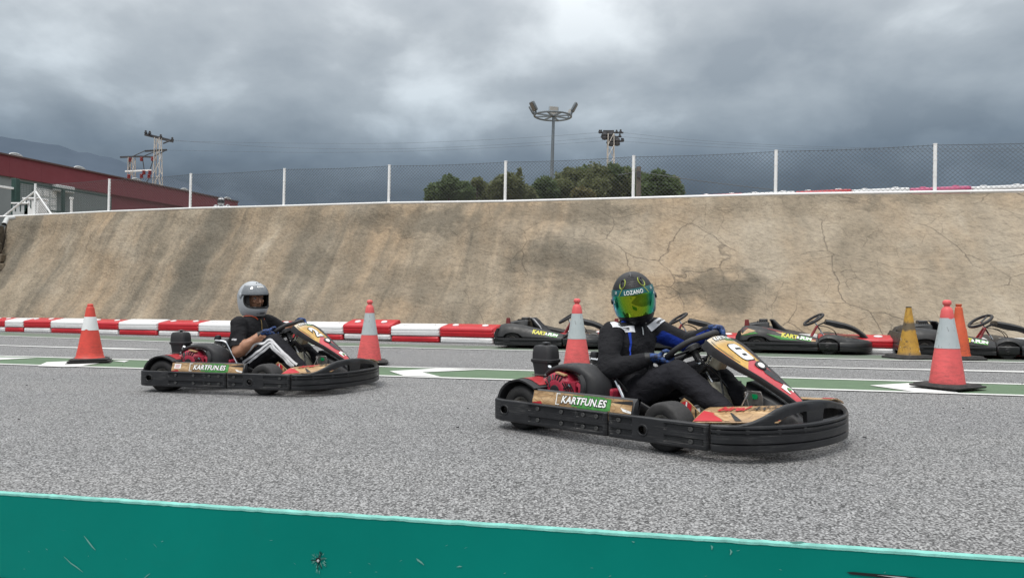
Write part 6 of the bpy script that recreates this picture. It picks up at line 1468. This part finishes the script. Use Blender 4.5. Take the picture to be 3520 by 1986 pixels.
# face in the opening: cheeks, brow, nose, eyes
fc = MB()
def fp(x, y, z): return H2 @ Vector((x, y, z))
rings = []
for i in range(1, 16):
    a = math.pi * i / 16; rings.append([fp(.102 * math.sin(a) * math.cos(b) * (1 - .05 * math.cos(2 * b)), .074 * math.sin(a) * math.sin(b), .118 * math.cos(a) - .02) for b in [2 * math.pi * j / 24 for j in range(24)]])
fc.loft(rings)
fc.tube([fp(.094, 0, .012), fp(.108, 0, -.012), fp(.119, 0, -.034), fp(.104, 0, -.045)], [.008, .010, .014, .012], 10)
for sg in (-1, 1): ballp = fp(.088, sg * .030, .022); fc.tube([fp(.100, sg * .008, .020), fp(.096, sg * .030, .026), fp(.080, sg * .052, .020)], [.008, .009, .006], 8); fc.tube([fp(.092, sg * .028, -.030), fp(.080, sg * .048, -.022)], [.017, .014], 8); fc.tube([fp(.104, sg * .010, -.042), fp(.100, sg * .014, -.044)], .008, 8)
fme = remesh(fc, .0045, 3); fo = mkobj('face', fme, m_skin, D2, smooth=180)
m_eye = M('eye_white', (.45, .42, .40), .3); m_hair = M('dark_brow_hair', (.02, .015, .012), .9)
for sg in (-1, 1):
    q = MB(); c0 = fp(.0885, sg * .031, .003); ball(q, c0, .0115, n=8); ey = q.build('eye', m_eye, fo, smooth=180)
    q = MB(); ball(q, fp(.098, sg * .031, .002), .0052, n=8); q.build('iris', m_hair, ey, smooth=180)
    q = MB(); q.tube([fp(.108, sg * .012, .022), fp(.106, sg * .030, .030), fp(.092, sg * .050, .024)], [.0035, .0045, .0025], 6); q.build('eyebrow', m_hair, fo, smooth=180)
    q = MB(); q.tube([fp(.100, sg * .018, .010), fp(.1015, sg * .031, .0125), fp(.093, sg * .045, .007)], .0035, 6); q.build('eyelid', m_skin, fo, smooth=180)
# ------------------------------------------------------------------ parked black karts along the barriers
m_pk_body = M('dusty_black_bodywork', (.010, .0105, .0115), .45, var=.35, vs=6, dirt=.18, dirtcol=(.04, .038, .036), bump=.08)
m_yel = M('yellow_print', (.62, .58, .05), .45); m_dred = M('dark_red_plastic', (.16, .02, .02), .5); m_redtube = M('red_tube', (.30, .03, .035), .4)
m_strap = M('grey_strap', (.30, .30, .31), .7)
PT_Z = [(-.76, .235), (-.735, .31), (-.69, .385), (-.62, .405), (-.5, .405), (-.35, .385), (-.2, .355), (-.05, .322), (.1, .292), (.25, .262), (.37, .235)]
def pz(x): return interp(x, PT_Z)
def parked(deco):
    k = empty('parked_kart')
    # side bodies: bulging outer skins that drop towards the front wheel
    for sd_ in (-1, 1):
        xs = lin(-.76, .37, 34)
        def psec(x):
            zt = pz(x); e = 1 - .10 * max(0, (-.70 - x) / .06) ** 2; yo = (.635 - .03 * max(0, (x - .1) / .3)) * e; a = max(0, 1 - abs(x + .47) / .15); lo = .17 + .075 * math.sqrt(max(0, 1 - (1 - a) ** 2)) if a > 0 else .17
            lo = min(lo, zt - .03)
            return [(x, sd_ * yo * .97, lo), (x, sd_ * yo, lo + (zt - lo) * .12), (x, sd_ * (yo - .015), lo + (zt - lo) * .45), (x, sd_ * (yo - .05), lo + (zt - lo) * .8), (x, sd_ * (yo - .095), zt), (x, sd_ * (yo - .16), zt + .004), (x, sd_ * .30, zt - .03), (x, sd_ * .30, lo), ]
        q = MB(); q.loft([psec(x) for x in xs]); bo = q.build('side_body', m_pk_body, k, smooth=45)
        def skin(u, v, up=.004):   # u along, v 0..1 up the outer skin
            u = max(-.75, min(.365, u)); s5 = psec(u)[1:5]; t = max(0, min(2.999, v * 3)); i = int(t); a, b_ = Vector(s5[i]), Vector(s5[i + 1]); p = a.lerp(b_, t - i); return Vector((p.x, p.y + sd_ * up, p.z + up * .3))
        for (x0, x1) in ((-.60, -.53), (-.50, -.43), (-.40, -.33)):   # recessed louvres
            q = MB(); q.add([skin(x0 - .03, .60, .0015), skin(x1 - .02, .60, .0015), skin(x1 + .03, .93, .0015), skin(x0 + .05, .93, .0015)], [(0, 1, 2, 3)]); q.build('side_louvre', m_pk, bo, smooth=0)
        lo_b = lambda u, z: Vector((u, sd_ * (.655 - .02 * max(0, (u - .1) / .25)), z))
        q = MB(); rings = []
        for x in lin(-.775, .36, 30):
            yo = .662 - .05 * max(0, (-.70 - x) / .075) ** 2; w_ = .008 * math.sin((x + .775) / 1.135 * math.pi)
            rings.append([(x, sd_ * (yo - .02), .05), (x, sd_ * yo, .06), (x, sd_ * yo, .095), (x, sd_ * (yo - .010 - w_), .105), (x, sd_ * (yo - .010 - w_), .130), (x, sd_ * yo, .142), (x, sd_ * (yo - .004), .168), (x, sd_ * (yo - .03), .178), (x, sd_ * .52, .175), (x, sd_ * .52, .05)])
        q.loft(rings); lb_ = q.build('side_bumper', m_pk_body, k, smooth=45)
        for zz_ in (.105, .128, .148): q = MB(); q.tube([(.10, sd_ * .655, zz_), (.24, sd_ * .655, .127 + (zz_ - .127) * .6), (.34, sd_ * .652, .127 + (zz_ - .127) * .9)], [.003, .007, .004], 6); q.build('bumper_rib', m_pk_body, lb_)
        q = MB(); q.prism(rrect(.115, .042, .018, 4), .004, lambda u, v, w: (-.56 + u, sd_ * (.652 + w * 2), .128 + v)); sl = q.build('bumper_slot', m_pk, lb_, smooth=0)
        q = MB(); q.box((-.56, sd_ * .664, .128), (.012, .004, .036)); q.build('slot_bar', m_pk_body, sl)
        # wheel cover before the front wheel
        q = MB(); q.loft([[(x, sd_ * (.655 - o_), .075 + .0), (x, sd_ * (.662 - o_), .09), (x, sd_ * (.662 - o_), .165), (x, sd_ * (.65 - o_), .178), (x, sd_ * .56, .175), (x, sd_ * .56, .075)] for x, o_ in ((.375, .015), (.39, .0), (.60, .0), (.63, .012), (.645, .03))]); wc = q.build('wheel_cover', m_pk_body, k, smooth=40)
        q = MB(); q.lathe([(.03, 0), (.03, .006), (.022, .010), (.018, .006), (.001, .006)], Matrix.Translation((.49, sd_ * .660, .125)) @ Matrix.Rotation(R(90 if sd_ < 0 else -90), 4, 'X'), 16); q.build('cover_boss', m_pk, wc)
        if deco and sd_ < 0:
            for nm, mt, P in (('red_print', m_dred, [(-.70, .80), (-.62, .86), (-.60, .74), (-.71, .66)]), ('tan_print', m_ptan, [(-.71, .62), (-.60, .70), (-.50, .46), (-.52, .40), (-.70, .38)]), ('green_print', m_pgr, [(-.70, .34), (-.52, .36), (-.46, .22), (-.60, .24)]), ('red_print', m_dred, [(-.42, .97), (-.22, .97), (-.06, .80), (-.20, .76)]), ('tan_print', m_ptan, [(-.22, .72), (-.06, .76), (-.08, .60), (-.16, .62)]), ('green_print', m_pgr, [(-.35, .34), (-.08, .40), (.10, .16), (-.14, .12)]), ('red_print', m_dred, [(.285, .66), (.345, .62), (.345, .40), (.29, .42)]), ('tan_print', m_ptan, [(.285, .40), (.345, .38), (.335, .14), (.27, .12)])):
                q = MB(); n_ = len(P); c = (sum(p[0] for p in P) / n_, sum(p[1] for p in P) / n_); q.add([skin(*p, .003) for p in P] + [skin(*c, .004)], [(i, (i + 1) % n_, n_) for i in range(n_)]); q.build(nm, mt, bo, smooth=0)
        sx = 1 if sd_ < 0 else -1
        def tx(u, v): return skin(.06 + sx * u * 1.0, .50 + v * 6.2 - sx * u * .15, .006)
        q = MB(); q.add([skin(.06 + sx * .045, .28, .004), skin(.06 + sx * .215, .12, .004), skin(.06 + sx * .235, .66, .004), skin(.06 + sx * .08, .78, .004)], [(0, 1, 2, 3)]); q.build('green_print', M('bright_green_print', (.16, .48, .12), .45, var=.25, vs=40) if 'bright_green_print' not in bpy.data.materials else bpy.data.materials['bright_green_print'], bo, smooth=0)
        lettering('lettering', 'KART', lambda u, v: tx(u - .085, v), m_yel, bo, .088, .0045, .16, 1.0, 1.0, sub=1)
        lettering('lettering', '&', lambda u, v: tx(u + .035, v), m_pw, bo, .06, .002, .16)
        lettering('lettering', 'FUN', lambda u, v: tx(u + .142, v - .004), m_pw, bo, .078, .0045, .16, 1.0, 1.0, sub=1)
    # front body with arches over the wheels
    def nz(x): return interp(x, [(.37, .225), (.43, .268), (.50, .290), (.57, .292), (.66, .278), (.80, .255), (.95, .232), (1.06, .205), (1.11, .18)])
    q = MB(); rings = []
    for x in lin(.37, 1.11, 30):
        hw = interp(x, [(.37, .62), (.66, .645), (.80, .64), (.92, .60), (1.02, .50), (1.08, .38), (1.11, .25)]); a = max(0, 1 - abs(x - .51) / .15); lo = .12 + .125 * math.sqrt(max(0, 1 - (1 - a) ** 2)); zt = nz(x); lo = min(lo, zt - .02)
        rings.append([(x, -hw, lo), (x, -hw * .985, lo + (zt - lo) * .5), (x, -hw * .93, zt - .012), (x, -hw * .8, zt), (x, -hw * .45, zt - .02), (x, 0, zt - .045 + .05 * max(0, (x - .8) / .3)), (x, hw * .45, zt - .02), (x, hw * .8, zt), (x, hw * .93, zt - .012), (x, hw * .985, lo + (zt - lo) * .5), (x, hw, lo)])
    q.loft(rings); fb_ = q.build('front_body', m_pk_body, k, smooth=50)
    q = MB(); pts = catmull([(.66, -.655, 0), (.80, -.65, 0), (.92, -.61, 0), (1.03, -.50, 0), (1.10, -.34, 0), (1.135, -.12, 0), (1.135, .12, 0), (1.10, .34, 0), (1.03, .50, 0), (.92, .61, 0), (.80, .65, 0), (.66, .655, 0)], .03); rings = []
    for i, p in enumerate(pts):
        t_ = (pts[min(i + 1, len(pts) - 1)] - pts[max(i - 1, 0)]).normalized(); n_ = Vector((t_.y, -t_.x, 0)); rings.append([p + n_ * o_ + Vector((0, 0, z)) for o_, z in ((-.02, .05), (0, .06), (.004, .10), (-.004, .108), (.004, .116), (.0, .165), (-.015, .185), (-.04, .18), (-.04, .05))])
    q.loft(rings); q.build('front_bumper', m_pk_body, k, smooth=45)
    for sd_ in (-1, 1):
        q = MB(); q.add([(.84, sd_ * .575, .262), (.93, sd_ * .52, .250), (.90, sd_ * .50, .254), (.83, sd_ * .55, .264)], [(0, 1, 2, 3)]); q.build('scuffed_sticker', m_lightgrey, fb_, smooth=0)
        for i in range(4): q = MB(); q.box((.72 + i * .028, sd_ * (.60 - i * .008), .268 - i * .004), (.016, .014, .006)); q.build('sticker_scrap', m_ptan if i % 2 else m_dred, fb_)
    # floating number panel, curving down to the nose
    cl = catmull([(.50, 0, .492), (.62, 0, .470), (.80, 0, .425), (.93, 0, .365), (1.03, 0, .285), (1.09, 0, .22)], .03); q = MB(); rings = []
    for i, p in enumerate(cl):
        f = i / (len(cl) - 1); w_ = interp(f, [(0, .19), (.4, .18), (.75, .11), (1, .09)]); h_ = interp(f, [(0, .062), (.3, .082), (.55, .062), (.8, .055), (1, .07)])
        rings.append([(p.x, -w_, p.z - .015), (p.x - .01, -w_ * .96, p.z - h_), (p.x - .015, 0, p.z - h_ * 1.05), (p.x - .01, w_ * .96, p.z - h_), (p.x, w_, p.z - .015), (p.x + .006, w_ * .7, p.z + .006), (p.x + .008, 0, p.z + .012), (p.x + .006, -w_ * .7, p.z + .006)])
    q.loft(rings); npn = q.build('number_panel', m_pk_body, k, smooth=50)
    if deco == 2 or deco == 0: q = MB(); q.tube([Vector((p.x - .012, -.105 + .02 * i / len(cl), p.z - .062)) for i, p in enumerate(cl[len(cl) // 4:-4])], .010, 6); q.build('red_edge', m_redtube, npn)
    # steering wheel, column and struts
    C_ = Vector((.335, 0, .495)); n_ = Vector((-.50, -.16, .85)).normalized(); t_ = Vector((.866, 0, .50)); t_ = (t_ - n_ * t_.dot(n_)).normalized(); y_ = n_.cross(t_); q = MB()
    q.tube([C_ + t_ * (.155 * math.cos(a)) + y_ * (.165 * math.sin(a)) for a in lin(0, 6.2832, 40)[:-1]], .0205, 8, closed=True); sw_ = q.build('steering_wheel', m_mblack, k, smooth=60)
    for a in (0.5, 2.64, 4.71): q = MB(); q.bar(C_ - n_ * .015, C_ + t_ * (.15 * math.cos(a)) + y_ * (.16 * math.sin(a)), .028, .008); q.build('spoke', m_black, sw_)
    q = MB(); q.tube([C_ - n_ * .01, (.385, 0, .40), (.47, 0, .26), (.55, 0, .12)], .012, 8); q.build('steering_column', m_chrome, k)
    for y in (-.07, .07):
        q = MB(); q.tube([(.385, y * .5, .40), (.30, y * 1.4, .24)], .016, 8); q.build('red_strut', m_redtube, k); q = MB(); q.tube([(.39, y * .5, .405), (.52, y, .47)], .008, 6); q.build('panel_strut', m_black, k); q = MB(); q.tube(catmull([(.40, y, .40), (.52, y, .385), (.62, y, .33), (.66, y, .25)], .03), .005, 5); q.build('cable', m_black, k)
    # seat, engine cover and light
    sec = []
    for (x, z, w_, hgt, dx) in ((-.30, .49, .13, .01, .0), (-.285, .475, .17, .02, .04), (-.255, .40, .20, .05, .06), (-.22, .28, .205, .11, .08), (-.16, .17, .205, .16, .10), (-.06, .10, .20, .18, .05), (.08, .085, .20, .12, 0), (.2, .10, .18, .06, 0)):
        sec.append([Vector((x + dx * abs(a) ** 2.6, w_ * a, z + hgt * abs(a) ** 2.6)) for a in lin(-1, 1, 12)])
    q = MB(); q.loft(sec, False, open_=True); st_ = q.build('seat', m_black, k, smooth=180, solid=.014)
    if deco == 0:
        for y in (-.09, -.06): q = MB(); q.tube([(-.30, y, .50), (-.22, y - .05, .47), (-.10, y - .14, .36), (-.06, y - .16, .31)], .011, 6, sq=.4); q.build('harness_strap', m_strap, st_)
    q = MB(); q.loft([[(x, -.30 * w_, .20), (x, -.28 * w_, zt - .03), (x, -.22 * w_, zt), (x, .22 * w_, zt), (x, .28 * w_, zt - .03), (x, .30 * w_, .20)] for x, w_, zt in ((-.70, .9, .36), (-.66, 1, .42), (-.50, 1, .455), (-.36, .95, .465), (-.31, .8, .44))]); ec = q.build('engine_cover', m_pk_body, k, smooth=45)
    for i in range(5): q = MB(); q.box((-.48 + i * .028, -.12, .462), (.012, .20, .02)); q.build('cover_rib', m_black, ec)
    q = MB(); q.box((-.40, .05, .475), (.13, .20, .05)); q.build('filler_box', m_black, ec, bevel=.015)
    q = MB(); q.loft([[(-.635 + x * s_, -.27 + y * s_, z) for x, y in rrect(.066, .05, .01, 2)] for z, s_ in ((.40, 1.1), (.45, 1), (.495, .85))]); q.build('tail_light', m_dred, k, smooth=40)
    q = MB(); q.loft([[(-.765 - o_, y, z) for o_, z in ((0, .07), (.03, .09), (.03, .15), (.015, .17), (.028, .19), (.02, .25), (-.02, .33), (-.05, .33), (-.05, .07))] for y in lin(-.60, .60, 8)]); rb = q.build('rear_bumper', m_pk_body, k, smooth=40)
    for i in range(3): q = MB(); q.box((-.797, -.52, .10 + i * .026), (.006, .10, .012)); q.build('rear_reflector', m_dred, rb)
    q = MB(); q.box((.1, 0, .045), (1.4, .9, .02)); q.build('floor_tray', m_dred if deco != 1 else m_black, k)
    for y in (-.50, .50): build_wheel(k, (-.48, y, .137), .137, .19, .066)
    for y in (-.535, .535): build_wheel(k, (.51, y, .13), .13, .13, .064, .05)
    return k
def pose(k, front_px, heading, lb):
    """stand the kart so that its near front tyre touches the ground where the photograph shows it"""
    g_ = G(*front_px); a = R(heading); f = Vector((math.cos(a), math.sin(a), 0)); l_ = Vector((-f.y, f.x, 0)); p = g_ - f * .51 + l_ * .60
    k.location = (p.x, p.y, 0); k.rotation_euler = (0, 0, a); tag(k, lb, 'kart', 'black karts parked along the barriers')
plain = parked(0); deco = parked(1)
pose(plain, (1437, 878.5), -15, 'first parked black kart from the left, with grey harness straps on its seat')
k_ = copy_tree(plain); pose(k_, (1728, 884), -17, 'parked black kart mostly hidden behind the leading driver')
pose(deco, (2083, 892), -20, 'parked black kart with red, tan and green prints on its side')
k_ = copy_tree(plain); pose(k_, (2534, 904), -19, 'rightmost parked black kart, cut off by the picture edge behind the large cone')
# a rider waiting on the upper track, only helmet and shoulders above the crest
K9 = empty('rider_seat_anchor'); P9 = at_d(556, 524, 29); K9.location = (P9.x, P9.y, P9.z - .52); K9.rotation_euler = (0, 0, R(-60))
m_ws = M('white_race_suit', (.55, .56, .58), .8, var=.2, vs=20)
mats9 = {'torso': m_ws, 'upper_armR': m_ws, 'forearmR': m_ws, 'upper_armL': m_ws, 'forearmL': m_ws, 'thigh': m_ws, 'calf': m_ws, 'foot': m_shoe, 'hips': m_ws, 'neckseg': m_ws}
J9 = dict(J6); J9['head'] = (-.12, .0, .79)
D9, V9, bv9, body9 = person(K9, 'distant rider in a white suit and helmet peeping over the crest', J9, mats9, None, 9, .02)
H9 = hframe(V9, -10, 0, 0, (0, 0, .02)); hs = hshell('helmet', D9, H9, M('white_helmet', (.62, .63, .65), .35, var=.1), None)
q = MB(); hpatch(q, H9, -75, 75, -26, 22, .004); q.build('visor', m_pk, hs, smooth=180)
q = MB(); hpatch(q, H9, -40, 40, 42, 58, .003); q.build('helmet_print', m_pk, hs, smooth=180)
bpy.data.objects.remove(K9)
